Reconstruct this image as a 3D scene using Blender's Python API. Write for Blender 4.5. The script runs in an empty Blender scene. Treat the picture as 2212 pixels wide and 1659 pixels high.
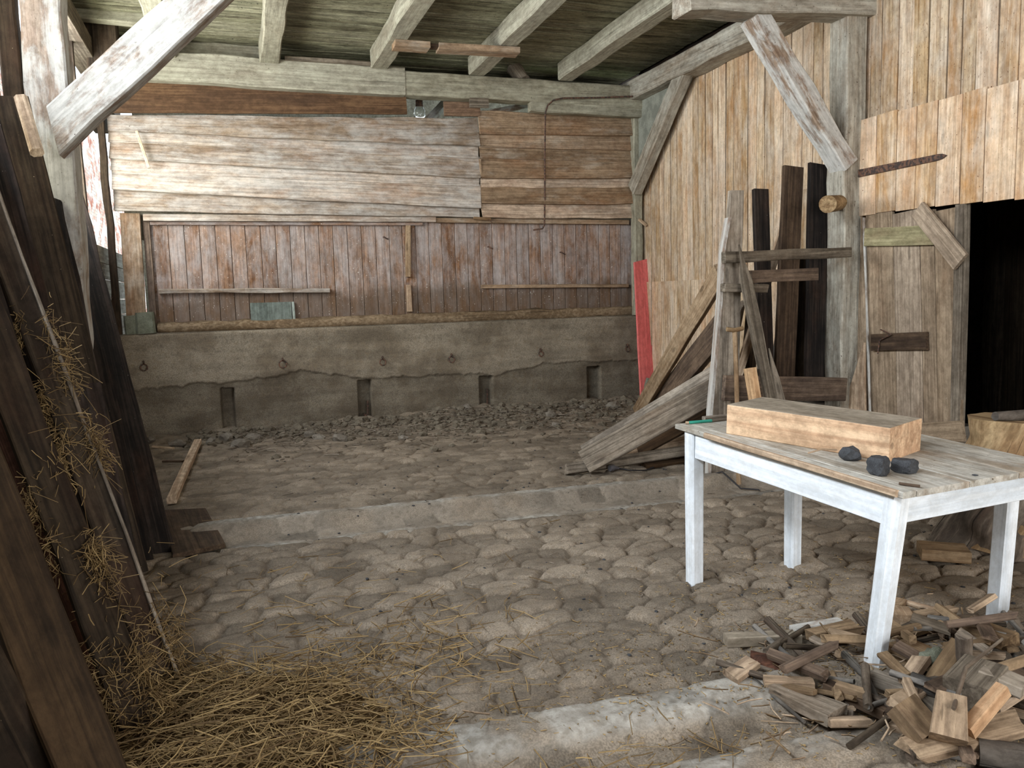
import bpy, math, random
import numpy as np
from mathutils import Vector, Matrix, noise as mnoise

random.seed(7)
RNG = np.random.default_rng(11)
SC = bpy.context.scene
COL = SC.collection

# ------------------------------------------------------------------ camera
FPX, YAW, PITCH, ROLL, CAMH = 1760.0, 0.32101433, 0.1107738, -0.02718104, 1.5
_cy, _sy, _cp, _sp = math.cos(YAW), math.sin(YAW), math.cos(PITCH), math.sin(PITCH)
_f = Vector((_sy * _cp, _cy * _cp, -_sp))
_r0 = Vector((_cy, -_sy, 0)); _u0 = _r0.cross(_f)
_cr, _sr = math.cos(ROLL), math.sin(ROLL)
CR = _cr * _r0 + _sr * _u0; CU = -_sr * _r0 + _cr * _u0; CF = _f
cam = bpy.data.cameras.new('camera'); camo = bpy.data.objects.new('camera', cam); COL.objects.link(camo)
cam.sensor_width = 36; cam.lens = FPX / 2212 * 36; cam.clip_start = 0.05; cam.clip_end = 200
m = Matrix.Identity(4)
for i in range(3):
    m[i][0] = CR[i]; m[i][1] = CU[i]; m[i][2] = -CF[i]
m[2][3] = CAMH
camo.matrix_world = m
SC.camera = camo

def at(px, py, ax, val):
    """where the sight line of a photo pixel meets the real plane ax = val"""
    d = CR * (px - 1106) - CU * (py - 829.5) + CF * FPX
    k = 'XYZ'.index(ax); o = Vector((0, 0, CAMH))
    return o + d * ((val - o[k]) / d[k])

# ------------------------------------------------------------------ light
SC.view_settings.view_transform = 'Standard'
SC.view_settings.look = 'None'
SC.view_settings.gamma = 1
SC.view_settings.use_curve_mapping = False
SC.view_settings.exposure = 0.92
try:
    SC.cycles.use_denoising = True
    SC.cycles.denoiser = 'OPENIMAGEDENOISE'
    SC.cycles.max_bounces = 8
    SC.cycles.diffuse_bounces = 4
    SC.cycles.sample_clamp_indirect = 6
except Exception:
    pass
wld = bpy.data.worlds.new('overcast_sky'); SC.world = wld; wld.use_nodes = True
bg = wld.node_tree.nodes['Background']
bg.inputs[0].default_value = (0.80, 0.90, 1.0, 1); bg.inputs[1].default_value = 1.7

def opening_light(name, loc, rot, sx, sy, power, col):
    l = bpy.data.lights.new(name, 'AREA'); l.shape = 'RECTANGLE'; l.size = sx; l.size_y = sy
    l.energy = power; l.color = col
    o = bpy.data.objects.new(name, l); COL.objects.link(o); o.location = loc; o.rotation_euler = rot
    return o
# daylight coming in by the open timber wall on the left and by the barn gate behind the viewer
opening_light('daylight_side_opening', (-1.60, 2.0, 3.42), (0, math.radians(-90), 0), 1.0, 5.4, 265, (0.87, 0.94, 1.0))
opening_light('daylight_side_opening_rear', (-1.80, 7.5, 3.0), (0, math.radians(-90), 0), 1.6, 2.8, 104, (0.92, 0.96, 1.0))
opening_light('grass_bounce_side_opening', (-1.60, 6.2, 2.6), (0, math.radians(-128), 0), 1.0, 6.5, 75, (0.98, 1.0, 0.80))  # added lamp tilted up to brighten the ceiling, standing in for grass bounce
opening_light('daylight_gate', (3.0, -3.3, 1.7), (math.radians(90), 0, 0), 2.8, 2.8, 145, (1.0, 0.97, 0.93))

# ------------------------------------------------------------------ materials
class NT:
    def __init__(s, name):
        s.m = bpy.data.materials.new(name); s.m.use_nodes = True
        s.t = s.m.node_tree; s.n = s.t.nodes; s.l = s.t.links
        s.b = s.n['Principled BSDF']
    def new(s, typ, **kw):
        x = s.n.new(typ)
        for k, v in kw.items(): setattr(x, k, v)
        return x
    def link(s, a, b): s.l.new(a, b)
    def coord(s, scale=(1, 1, 1), off=(0, 0, 0), attr='gc'):
        if attr:
            a = s.new('ShaderNodeAttribute'); a.attribute_name = attr; src = a.outputs['Vector']
        else:
            a = s.new('ShaderNodeNewGeometry'); src = a.outputs['Position']
        mp = s.new('ShaderNodeMapping'); mp.inputs['Scale'].default_value = scale; mp.inputs['Location'].default_value = off
        s.link(src, mp.inputs['Vector']); return mp.outputs[0]
    def noise(s, vec, scale=1, detail=4, rough=.55, dist=0):
        x = s.new('ShaderNodeTexNoise'); x.inputs['Scale'].default_value = scale; x.inputs['Detail'].default_value = detail
        x.inputs['Roughness'].default_value = rough; x.inputs['Distortion'].default_value = dist
        s.link(vec, x.inputs['Vector']); return x.outputs['Fac']
    def ramp(s, fac, a, b, lo=0.0, hi=1.0):
        x = s.new('ShaderNodeMapRange'); x.interpolation_type = 'SMOOTHSTEP'
        for k, v in zip(('From Min', 'From Max', 'To Min', 'To Max'), (a, b, lo, hi)): x.inputs[k].default_value = v
        s.link(fac, x.inputs['Value']); return x.outputs[0]
    def mix(s, fac, a, b, blend='MIX'):
        x = s.new('ShaderNodeMix'); x.data_type = 'RGBA'; x.blend_type = blend
        for i, v in ((0, fac), (6, a), (7, b)):
            if isinstance(v, (int, float)): x.inputs[i].default_value = v
            elif isinstance(v, tuple): x.inputs[i].default_value = (*v, 1)
            else: s.link(v, x.inputs[i])
        return x.outputs[2]
    def math(s, op, a, b=0.0):
        x = s.new('ShaderNodeMath', operation=op)
        for i, v in enumerate((a, b)):
            if isinstance(v, (int, float)): x.inputs[i].default_value = v
            else: s.link(v, x.inputs[i])
        return x.outputs[0]
    def finish(s, col, rough=.85, h=None, bump=.3, dist=.01, spec=.2):
        s.link(col, s.b.inputs['Base Color']) if not isinstance(col, tuple) else setattr(s.b.inputs['Base Color'], 'default_value', (*col, 1))
        s.b.inputs['Roughness'].default_value = rough
        s.b.inputs['Specular IOR Level'].default_value = spec
        if h is not None:
            bp = s.new('ShaderNodeBump'); bp.inputs['Strength'].default_value = bump; bp.inputs['Distance'].default_value = dist
            s.link(h, bp.inputs['Height']); s.link(bp.outputs[0], s.b.inputs['Normal'])
        return s.m

def lin(r, g, b):
    f = lambda c: (c / 255 / 12.92) if c / 255 <= .04045 else ((c / 255 + .055) / 1.055) ** 2.4
    return (f(r), f(g), f(b))

def wood(name, c1, c2, patch=None, pa=.55, paint=None, pt=.55, pw=.06, specks=None, sp=.70, crack=.5, bump=.35, rough=.85, knots=True, vary=.45, fine=(1.6, 46, 46), pd=.7, sat=.92, grit=.68, grime=None):
    s = NT(name)
    g = s.noise(s.coord(fine), 1, 6, .62, .35)
    br = s.noise(s.coord((.9, 5, 5), (3, 1, 2)), 1, 3)
    f = s.math('ADD', s.math('MULTIPLY', g, .62), s.math('MULTIPLY', br, .38))
    col = s.mix(s.ramp(f, .41, .61), c1, c2)
    if patch:
        pn = s.noise(s.coord((1.3, 4, 4), (9, 4, 7)), 1, 5, .6)
        col = s.mix(s.ramp(pn, pa - .12, pa + .18, 0, .6), col, patch)
    if knots:
        v = s.new('ShaderNodeTexVoronoi'); v.inputs['Scale'].default_value = 1
        s.link(s.coord((1.7, 6.5, 6.5), (2, 5, 3)), v.inputs['Vector'])
        col = s.mix(s.ramp(v.outputs['Distance'], .07, .13, .55, 0), col, tuple(.35 * c for c in c1))
    va = s.new('ShaderNodeAttribute'); va.attribute_name = 'vary'
    vf = s.ramp(va.outputs['Fac'], 0, 1, 1 - vary, 1 + vary * .6)
    hsv = s.new('ShaderNodeHueSaturation'); s.link(vf, hsv.inputs['Value']); s.link(col, hsv.inputs['Color'])
    s.link(s.ramp(va.outputs['Fac'], 0, 1, sat * 1.12, sat * .85), hsv.inputs['Saturation'])
    col = hsv.outputs[0]
    cn = s.noise(s.coord((.55, 62, 62), (5, 5, 5)), 1, 3, .5, .6)
    ck = s.ramp(cn, .655, .70)
    col = s.mix(s.math('MULTIPLY', ck, crack), col, tuple(.18 * c for c in c1))
    gr = s.noise(s.coord((11, 17, 17), (2, 2, 2)), 1, 8, .78, .2)
    col = s.mix(1.0, col, s.mix(s.ramp(gr, .34, .66), (grit, grit * .98, grit * .95), (1.16, 1.16, 1.16)), 'MULTIPLY')
    h = s.math('ADD', s.math('SUBTRACT', g, s.math('MULTIPLY', ck, 1.2)), s.math('MULTIPLY', gr, .5))
    if paint:
        n1 = s.noise(s.coord((3.2, 9, 9), (1, 8, 2)), 1, 8, .68, .3)
        n2 = s.noise(s.coord((.7, 1.8, 1.8), (4, 2, 6)), 1, 3)
        n = s.math('ADD', s.math('MULTIPLY', n1, .65), s.math('MULTIPLY', n2, .35))
        pm = s.ramp(n, pt - pw * 1.5, pt + pw * 1.5)
        pc = s.mix(s.ramp(g, .3, .7), tuple(.72 * c for c in paint), paint)
        pc = s.mix(1.0, pc, s.mix(s.ramp(gr, .34, .6), (.8, .79, .77), (1.05, 1.05, 1.05)), 'MULTIPLY')
        col = s.mix(s.math('MULTIPLY', pm, pd), col, pc)
        h = s.math('ADD', h, s.math('MULTIPLY', pm, .35))
    if grime:
        gp = s.new('ShaderNodeNewGeometry'); sx = s.new('ShaderNodeSeparateXYZ'); s.link(gp.outputs['Position'], sx.inputs[0])
        zn = s.math('ADD', sx.outputs[2], s.math('MULTIPLY', s.math('SUBTRACT', s.noise(s.coord((2.2, 2.2, 2.2), attr=None), 1, 6, .65), .5), .5))
        col = s.mix(s.ramp(zn, grime[0], grime[1], .7, 0), col, grime[2])
    if specks:
        sn = s.noise(s.coord((55, 70, 70), (1, 1, 9)), 1, 2, .5)
        col = s.mix(s.ramp(sn, sp, sp + .03, 0, .9), col, specks)
    return s.finish(col, rough, h, bump, .006)

def earth(name, c1, c2, c3, scale=3, bump=.5, extra=None, rough=.95, bd=.01, tone=None):
    s = NT(name)
    p = s.coord((1, 1, 1), attr=None)
    a = s.noise(p, scale, 8, .65); b = s.noise(p, scale * 9, 6, .6); c = s.noise(p, scale * 45, 3, .6)
    col = s.mix(s.ramp(a, .38, .62), c1, c2)
    col = s.mix(s.ramp(b, .5, .72, 0, .7), col, c3)
    col = s.mix(s.ramp(c, .42, .58, .45, 0), col, tuple(.42 * x for x in c1))
    col = s.mix(s.ramp(b, .36, .46, .35, 0), col, tuple(.55 * x for x in c1))
    if extra:
        e = s.new('ShaderNodeAttribute'); e.attribute_name = 'joint'
        col = s.mix(s.math('MULTIPLY', e.outputs['Fac'], .7), col, extra)
        e2 = s.new('ShaderNodeAttribute'); e2.attribute_name = 'concrete'
        cc = s.mix(s.ramp(b, .35, .65), lin(124, 119, 110), lin(158, 155, 148))
        cc = s.mix(s.ramp(a, .5, .62, 0, .5), cc, lin(118, 112, 104))
        col = s.mix(e2.outputs['Fac'], col, cc)
        e3 = s.new('ShaderNodeAttribute'); e3.attribute_name = 'tone'
        hs = s.new('ShaderNodeHueSaturation'); s.link(col, hs.inputs['Color']); s.link(s.ramp(e3.outputs['Fac'], 0, 1, .58, 1.42), hs.inputs['Value']); col = hs.outputs[0]
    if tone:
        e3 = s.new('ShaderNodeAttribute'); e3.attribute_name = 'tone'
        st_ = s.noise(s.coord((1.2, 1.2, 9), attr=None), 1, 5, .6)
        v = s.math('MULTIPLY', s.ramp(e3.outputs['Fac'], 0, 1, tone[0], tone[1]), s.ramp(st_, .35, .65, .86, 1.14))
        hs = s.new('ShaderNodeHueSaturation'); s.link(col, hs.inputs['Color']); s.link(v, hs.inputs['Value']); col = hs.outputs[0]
    h = s.math('ADD', s.math('MULTIPLY', b, .6), s.math('MULTIPLY', c, .5))
    return s.finish(col, rough, h, bump, bd)

M = {}
M['clap'] = wood('weathered_clapboard', lin(132, 110, 88), lin(184, 162, 138), lin(156, 112, 72), .57, lin(208, 206, 202), .52, .10, lin(74, 60, 48), .71, vary=.38, knots=False, sat=.85)
M['clap2'] = wood('brown_clapboard', lin(142, 117, 92), lin(188, 160, 130), lin(154, 110, 74), .56, lin(196, 186, 172), .60, .08, lin(74, 60, 48), .72, vary=.35, knots=False, sat=.9)
M['panel'] = wood('stained_panelling', lin(122, 88, 64), lin(158, 120, 90), lin(90, 70, 56), .56, lin(184, 180, 180), .50, .10, lin(220, 216, 208), .70, crack=.15, vary=.22, knots=False, pd=.7, sat=1.0, grime=(1.48, 1.72, lin(84, 68, 52)))
M['brown'] = wood('brown_plank', lin(98, 70, 46), lin(132, 98, 66), lin(84, 62, 46), .55, sat=.85)
M['right'] = wood('pale_wall_boarding', lin(164, 132, 98), lin(210, 184, 150), lin(186, 134, 84), .55, lin(224, 212, 196), .53, .11, lin(96, 62, 38), .69, vary=.26, crack=.35, knots=False, sat=1.0, grit=.75)
M['right2'] = wood('tan_wall_boarding', lin(176, 140, 102), lin(216, 184, 146), lin(190, 136, 84), .54, lin(228, 216, 200), .55, .12, lin(104, 66, 42), .71, vary=.18, crack=.25, sat=1.0, grit=.78)
M['door'] = wood('old_door_boards', lin(132, 112, 90), lin(170, 148, 122), lin(126, 98, 72), .60, None, specks=lin(215, 205, 190), sp=.77, vary=.2, crack=.3)
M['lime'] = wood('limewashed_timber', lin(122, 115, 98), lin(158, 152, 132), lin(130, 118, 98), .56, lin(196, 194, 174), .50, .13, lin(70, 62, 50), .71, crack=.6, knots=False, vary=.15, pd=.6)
M['limep'] = wood('grey_limed_timber', lin(124, 114, 100), lin(166, 156, 140), lin(134, 112, 90), .54, lin(204, 202, 190), .52, .10, lin(66, 56, 46), .70, crack=.7, knots=False, vary=.15, pd=.65)
M['limew'] = wood('white_limewashed_timber', lin(128, 108, 92), lin(164, 146, 128), lin(150, 118, 96), .56, lin(206, 206, 202), .47, .04, lin(70, 60, 50), .73, crack=.4, knots=False, vary=.12, pd=.8)
M['loft'] = wood('loft_boards', lin(98, 93, 74), lin(148, 144, 118), lin(104, 92, 68), .58, lin(168, 166, 138), .53, .10, lin(44, 38, 28), .67, crack=1.0, vary=.4, knots=False, grit=.5)
M['grey'] = wood('grey_weathered_wood', lin(108, 97, 84), lin(160, 147, 130), lin(110, 88, 66), .58, None, specks=lin(205, 200, 190), sp=.77, crack=.6)
M['pale'] = wood('pale_plank', lin(150, 122, 92), lin(194, 168, 136), lin(140, 104, 72), .58, None, specks=lin(90, 66, 46), sp=.75, crack=.35)
M['umber'] = wood('umber_plank', lin(78, 62, 50), lin(118, 96, 76), lin(62, 50, 42), .55, crack=.5)
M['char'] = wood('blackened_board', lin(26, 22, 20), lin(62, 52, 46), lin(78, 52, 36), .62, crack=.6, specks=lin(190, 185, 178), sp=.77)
M['dark'] = wood('dark_dusty_board', lin(52, 43, 34), lin(86, 72, 56), lin(72, 48, 34), .56, crack=.6, specks=lin(150, 135, 110), sp=.77)
M['dark2'] = wood('dark_brown_board', lin(62, 48, 34), lin(94, 74, 52), lin(84, 58, 38), .56, crack=.4)
M['redd'] = wood('reddish_old_board', lin(76, 46, 32), lin(120, 74, 52), lin(56, 40, 32), .56, crack=.5)
M['fresh'] = wood('fresh_sawn_timber', lin(180, 140, 102), lin(214, 178, 138), lin(172, 130, 92), .64, None, crack=.25, vary=.15, fine=(1.1, 34, 34), bump=.15)
M['freshdust'] = wood('dusty_sawn_face', lin(138, 126, 108), lin(162, 149, 130), lin(130, 114, 94), .6, None, crack=.1, knots=False, vary=.1, bump=.1)
M['split'] = wood('split_firewood', lin(132, 108, 82), lin(178, 150, 116), lin(108, 88, 68), .54, None, crack=.4, bump=.5)
M['green'] = wood('greenish_batten', lin(128, 120, 82), lin(158, 149, 108), lin(130, 106, 76), .6, None, crack=.3)
M['slate'] = wood('green_grey_painted_board', lin(114, 124, 118), lin(140, 150, 143), lin(100, 108, 100), .56, None, crack=.05, knots=False, specks=lin(80, 84, 74), sp=.74, bump=.1)
M['moss'] = earth('mossy_block', lin(108, 110, 94), lin(136, 140, 124), lin(70, 66, 48), 8)
M['redp'] = wood('red_painted_board', lin(206, 66, 62), lin(228, 90, 84), lin(186, 88, 72), .66, lin(226, 160, 144), .68, .05, lin(238, 205, 190), .735, crack=.1, knots=False, bump=.2, vary=.15, rough=.6, grit=.85)
M['white'] = wood('white_table_paint', lin(204, 212, 220), lin(226, 232, 238), lin(192, 196, 200), .66, None, specks=lin(70, 64, 58), sp=.79, crack=.12, knots=False, bump=.08, rough=.45, vary=.05, grit=.94)
M['wtop'] = wood('worn_white_tabletop', lin(150, 140, 124), lin(186, 180, 168), lin(150, 124, 94), .54, lin(218, 218, 212), .52, .09, lin(90, 74, 56), .70, crack=.3, knots=False, bump=.25, vary=.15)
M['bark'] = wood('bark', lin(66, 56, 46), lin(112, 98, 82), lin(84, 62, 46), .56, None, crack=.9, bump=1.0, knots=False, fine=(5, 30, 30))
M['barkg'] = wood('grey_branch_bark', lin(84, 80, 76), lin(128, 122, 114), lin(92, 76, 62), .58, None, crack=.5, bump=.7, knots=False, fine=(9, 22, 22))
M['stumpw'] = wood('stump_wood', lin(140, 112, 76), lin(188, 160, 118), lin(120, 86, 54), .5, None, crack=.6, bump=.9, knots=False, fine=(6, 22, 22))
M['conc'] = earth('old_concrete_render', lin(116, 105, 90), lin(146, 136, 120), lin(126, 112, 92), 2.2, .45, bd=.012, tone=(.72, 1.12))
M['floor'] = earth('dusty_cobbles', lin(114, 103, 90), lin(142, 130, 115), lin(128, 112, 92), 3.2, .55, extra=lin(82, 68, 54))
M['rub'] = earth('rubble_dirt', lin(106, 97, 84), lin(136, 127, 112), lin(92, 80, 64), 6, .6)
M['stone'] = earth('field_stone', lin(116, 108, 98), lin(150, 143, 132), lin(104, 94, 82), 7, .5)
M['basalt'] = earth('dark_stone', lin(54, 55, 58), lin(74, 76, 80), lin(96, 96, 96), 30, .5, rough=.7, bd=.003)
M['plaster'] = earth('grey_lime_plaster', lin(130, 132, 122), lin(162, 164, 152), lin(110, 108, 94), 6, .5)
def rust():
    s = NT('rusty_iron'); p = s.coord((1, 1, 1), attr=None)
    a = s.noise(p, 40, 6, .6)
    return s.finish(s.mix(s.ramp(a, .4, .6), lin(54, 44, 40), lin(104, 74, 58)), .75, a, .3, .002, .4)
M['iron'] = rust()
def straw():
    s = NT('straw'); a = s.new('ShaderNodeAttribute'); a.attribute_name = 'vary'
    c = s.mix(a.outputs['Fac'], lin(86, 64, 38), lin(180, 152, 104))
    return s.finish(c, .6, spec=.35)
M['straw'] = straw()
def bricks():
    s = NT('pale_brick')
    b = s.new('ShaderNodeTexBrick'); b.inputs['Scale'].default_value = 1
    b.inputs['Brick Width'].default_value = .25; b.inputs['Row Height'].default_value = .075; b.inputs['Mortar Size'].default_value = .008
    b.inputs['Color1'].default_value = (*lin(206, 150, 128), 1); b.inputs['Color2'].default_value = (*lin(230, 214, 202), 1); b.inputs['Mortar'].default_value = (*lin(170, 160, 152), 1)
    s.link(s.coord(), b.inputs['Vector'])
    n = s.noise(s.coord((1, 1, 1)), 3, 6, .65)
    col = s.mix(s.ramp(n, .5, .6), b.outputs['Color'], lin(170, 104, 84))
    col = s.mix(s.ramp(s.noise(s.coord((1, 1, 1), (7, 7, 7)), 2, 5), .46, .58, 0, .7), col, lin(236, 230, 224))  # pale blotches mixed over the brick colours
    return s.finish(col, .9, b.outputs['Fac'], -.3, .01)
M['brick'] = bricks()
def simple(name, c, r=.6, spec=.3, metal=0):
    s = NT(name); s.b.inputs['Metallic'].default_value = metal; return s.finish(c, r, spec=spec)
M['black'] = simple('black_rubber', lin(40, 38, 40))
M['plug'] = simple('grey_plastic', lin(96, 94, 98), .5)
M['teal'] = simple('teal_paint', lin(60, 158, 138), .5)
M['grass'] = simple('grass_ground', lin(96, 112, 66), .9)
g_ = NT('clear_glass'); g_.b.inputs['Transmission Weight'].default_value = .9; g_.b.inputs['Roughness'].default_value = .05
M['glass'] = g_.finish((.9, .95, .92), .05, spec=.5)

# ------------------------------------------------------------------ mesh tools
def V(*a): return Vector(a if len(a) == 3 else a[0])

class MB:
    def __init__(s): s.v = []; s.f = []; s.g = []; s.a = []; s.sm = []
    def add(s, vs, fs, gs, vary, smooth=False):
        o = len(s.v); s.v += [tuple(x) for x in vs]; s.g += [tuple(x) for x in gs]; s.a += [vary] * len(vs)
        s.f += [tuple(i + o for i in f) for f in fs]; s.sm += [smooth] * len(fs)
    def build(s, name, mat, parent=None, origin=None):
        me = bpy.data.meshes.new(name)
        if origin is None:
            xs, ys, zs = zip(*s.v); origin = V((min(xs) + max(xs)) / 2, (min(ys) + max(ys)) / 2, min(zs))
        origin = V(origin)
        me.from_pydata([(x - origin[0], y - origin[1], z - origin[2]) for x, y, z in s.v], [], s.f)
        at_ = me.attributes.new('gc', 'FLOAT_VECTOR', 'POINT'); at_.data.foreach_set('vector', [c for g in s.g for c in g])
        at_ = me.attributes.new('vary', 'FLOAT', 'POINT'); at_.data.foreach_set('value', s.a)
        me.polygons.foreach_set('use_smooth', s.sm); me.materials.append(mat); me.update()
        o = bpy.data.objects.new(name, me); COL.objects.link(o)
        if parent is not None:
            o.parent = parent; o.location = origin - parent['_w'] if False else origin - wloc(parent)
        else: o.location = origin
        return o

def wloc(o):
    l = V(o.location)
    return l + wloc(o.parent) if o.parent else l

def T(o, label=None, cat=None, group=None, kind=None):
    if label: o['label'] = label
    if cat: o['category'] = cat
    if group: o['group'] = group
    if kind: o['kind'] = kind
    return o

def empty(name, loc):
    o = bpy.data.objects.new(name, None); COL.objects.link(o); o.location = loc; o.empty_display_size = .1
    return o

def plank(mb, P0, P1, w, t, wd, n=None, ch=.004, jit=.0025, taper=(1, 1), bow=(0, 0), jag=0.0, vary=None, point=0, skew=(0, 0), wsub=1):
    """board from P0 to P1 (centre line), w wide along wd, t thick"""
    P0 = V(P0); P1 = V(P1); ax = P1 - P0; L = ax.length; ax.normalize()
    W = V(wd); W = (W - ax * W.dot(ax)).normalized(); N = ax.cross(W)
    if n is None: n = max(2, int(L / .22))
    n = min(n, 24)
    go = V(random.uniform(0, 60), random.uniform(0, 60), random.uniform(0, 60)); vary = random.random() if vary is None else vary
    ch = min(ch, w * .3, t * .3); sd = random.uniform(0, 100)
    vs, gs = [], []
    for i in range(n + 1):
        u = i / n; k = taper[0] + (taper[1] - taper[0]) * u
        hw = w * k / 2; ht = t / 2 * (1 if t < w * .5 else k)
        e0 = jit * mnoise.noise(V(sd, u * L * 2.2, 0)) * 2; e1 = jit * mnoise.noise(V(sd + 9, u * L * 2.2, 0)) * 2
        e2 = jit * mnoise.noise(V(sd + 19, u * L * 1.7, 0)) * 1.4
        if point and u > 1 - point: q = max(.06, (1 - u) / point); hw *= q; ht *= max(.3, q)
        c = P0 + ax * (L * u) + W * (bow[0] * math.sin(math.pi * u)) + N * (bow[1] * math.sin(math.pi * u) + e2)
        a0, a1 = -hw + e0, hw + e1
        ring = [(a0 + ch, -ht), (a1 - ch, -ht), (a1, -ht + ch), (a1, ht - ch), (a1 - ch, ht), (a0 + ch, ht), (a0, ht - ch), (a0, -ht + ch)]
        for y, z in ring:
            dx = 0
            if i == 0: dx = skew[0] * y + jag * random.uniform(-1, 1)
            if i == n: dx = skew[1] * y + jag * random.uniform(-1, 1)
            vs.append(c + ax * dx + W * y + N * z); gs.append((go.x + L * u + dx, go.y + y, go.z + z))
    fs = []
    for i in range(n):
        for k in range(8):
            a = i * 8 + k; b = i * 8 + (k + 1) % 8
            fs.append((a, b, b + 8, a + 8))
    fs.append(tuple(range(7, -1, -1))); fs.append(tuple(n * 8 + k for k in range(8)))
    # orient outward
    mb.add(vs, [f[::-1] for f in fs] if (W.cross(N)).dot(ax) < 0 else fs, gs, vary)

def log(mb, pts, radii, sides=12, jit=.08, vary=None, rings=None, cap=True, flat=None):
    """round timber along a polyline, radii per point"""
    pts = [V(p) for p in pts]; vary = random.random() if vary is None else vary
    go = V(random.uniform(0, 60), random.uniform(0, 60), random.uniform(0, 60)); sd = random.uniform(0, 99)
    P, Rr = [], []
    for i in range(len(pts) - 1):
        seg = max(1, rings or int((pts[i + 1] - pts[i]).length / .05)); seg = min(seg, 12)
        for k in range(seg):
            u = k / seg; P.append(pts[i].lerp(pts[i + 1], u)); Rr.append(radii[i] * (1 - u) + radii[i + 1] * u)
    P.append(pts[-1]); Rr.append(radii[-1])
    vs, gs, fs = [], [], []; L = 0; ref = None
    for i, p in enumerate(P):
        d = (P[min(i + 1, len(P) - 1)] - P[max(i - 1, 0)]).normalized()
        if ref is None: ref = d.orthogonal().normalized()
        ref = (ref - d * ref.dot(d)).normalized(); b = d.cross(ref)
        if i: L += (P[i] - P[i - 1]).length
        for k in range(sides):
            a = 2 * math.pi * k / sides
            rr = Rr[i] * (1 + jit * 1.6 * mnoise.noise(V(math.cos(a) * 1.5 + sd, math.sin(a) * 1.5, L * 6)))
            vs.append(p + ref * (math.cos(a) * rr) + b * (math.sin(a) * rr)); gs.append((go.x + L, go.y + a * Rr[i], go.z))
    n = len(P)
    for i in range(n - 1):
        for k in range(sides):
            a = i * sides + k; c = i * sides + (k + 1) % sides
            fs.append((a, c, c + sides, a + sides))
    mb.add(vs, fs, gs, vary, True)
    if cap:
        for i, fl in ((0, True), (n - 1, False)):
            ring = vs[i * sides:(i + 1) * sides]
            gg = [(go.x + 3, go.y + (v - P[i]).x * 2, go.z + (v - P[i]).z * 2) for v in ring]
            mb.add(ring, [tuple(range(sides))[::-1] if fl else tuple(range(sides))], gg, vary)

def rock(mb, c, r, sq=(1, 1, .6), jit=.35, vary=None, sub=2, facet=False, cube=0):
    import bmesh
    bm = bmesh.new(); bmesh.ops.create_icosphere(bm, subdivisions=sub, radius=1); sd = random.uniform(0, 99)
    rot = Matrix.Rotation(random.uniform(0, 6.28), 3, 'Z')
    vs = []
    for v in bm.verts:
        p = v.co.copy()
        if cube: q = p / max(abs(p.x), abs(p.y), abs(p.z)); p = p.lerp(q, cube)
        p *= 1 + jit * mnoise.noise(v.co * 1.1 + V(sd, sd, 0)) + jit * .35 * mnoise.noise(v.co * 3 + V(sd, 0, sd))
        p = rot @ V(p.x * sq[0], p.y * sq[1], p.z * sq[2]) * r
        vs.append(V(c) + p)
    mb.add(vs, [tuple(v.index for v in f.verts) for f in bm.faces], [tuple(v) for v in vs], random.random() if vary is None else vary, not facet)
    bm.free()

def box(mb, a, b, vary=.5):
    a, b = V(a), V(b)
    vs = [V(x, y, z) for x in (a.x, b.x) for y in (a.y, b.y) for z in (a.z, b.z)]
    fs = [(0, 1, 3, 2), (4, 6, 7, 5), (0, 4, 5, 1), (2, 3, 7, 6), (0, 2, 6, 4), (1, 5, 7, 3)]
    mb.add(vs, fs, [(v.y + v.x, v.z, v.x) for v in vs], vary)

def board(name, P0, P1, w, t, wd, mat, label=None, cat=None, group=None, kind=None, parent=None, **kw):
    mb = MB(); plank(mb, P0, P1, w, t, wd, **kw)
    return T(mb.build(name, M[mat], parent), label, cat, group, kind)

def grid_object(name, X, Y, Z, mat, attrs, origin=(0, 0, 0), parent=None):
    """numpy grids -> one smooth surface"""
    ny, nx = X.shape; me = bpy.data.meshes.new(name)
    co = np.stack([X, Y, Z], -1).reshape(-1, 3).astype(np.float32)
    me.vertices.add(len(co)); me.vertices.foreach_set('co', co.ravel())
    i = np.arange(ny * nx).reshape(ny, nx)
    q = np.stack([i[:-1, :-1], i[:-1, 1:], i[1:, 1:], i[1:, :-1]], -1).reshape(-1, 4).astype(np.int32)
    me.loops.add(q.size); me.loops.foreach_set('vertex_index', q.ravel())
    me.polygons.add(len(q)); me.polygons.foreach_set('loop_start', np.arange(0, q.size, 4, dtype=np.int32))
    me.update(calc_edges=True); me.validate()
    me.polygons.foreach_set('use_smooth', np.ones(len(me.polygons), bool))
    for k, a in attrs.items():
        at_ = me.attributes.new(k, 'FLOAT', 'POINT'); at_.data.foreach_set('value', np.ascontiguousarray(a, dtype=np.float32).ravel())
    me.materials.append(mat); o = bpy.data.objects.new(name, me); COL.objects.link(o)
    if parent is not None: o.parent = parent; o.location = -wloc(parent)
    return o
# ================================================================== SETTING
def st(o): o['kind'] = 'structure'; return o

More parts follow.
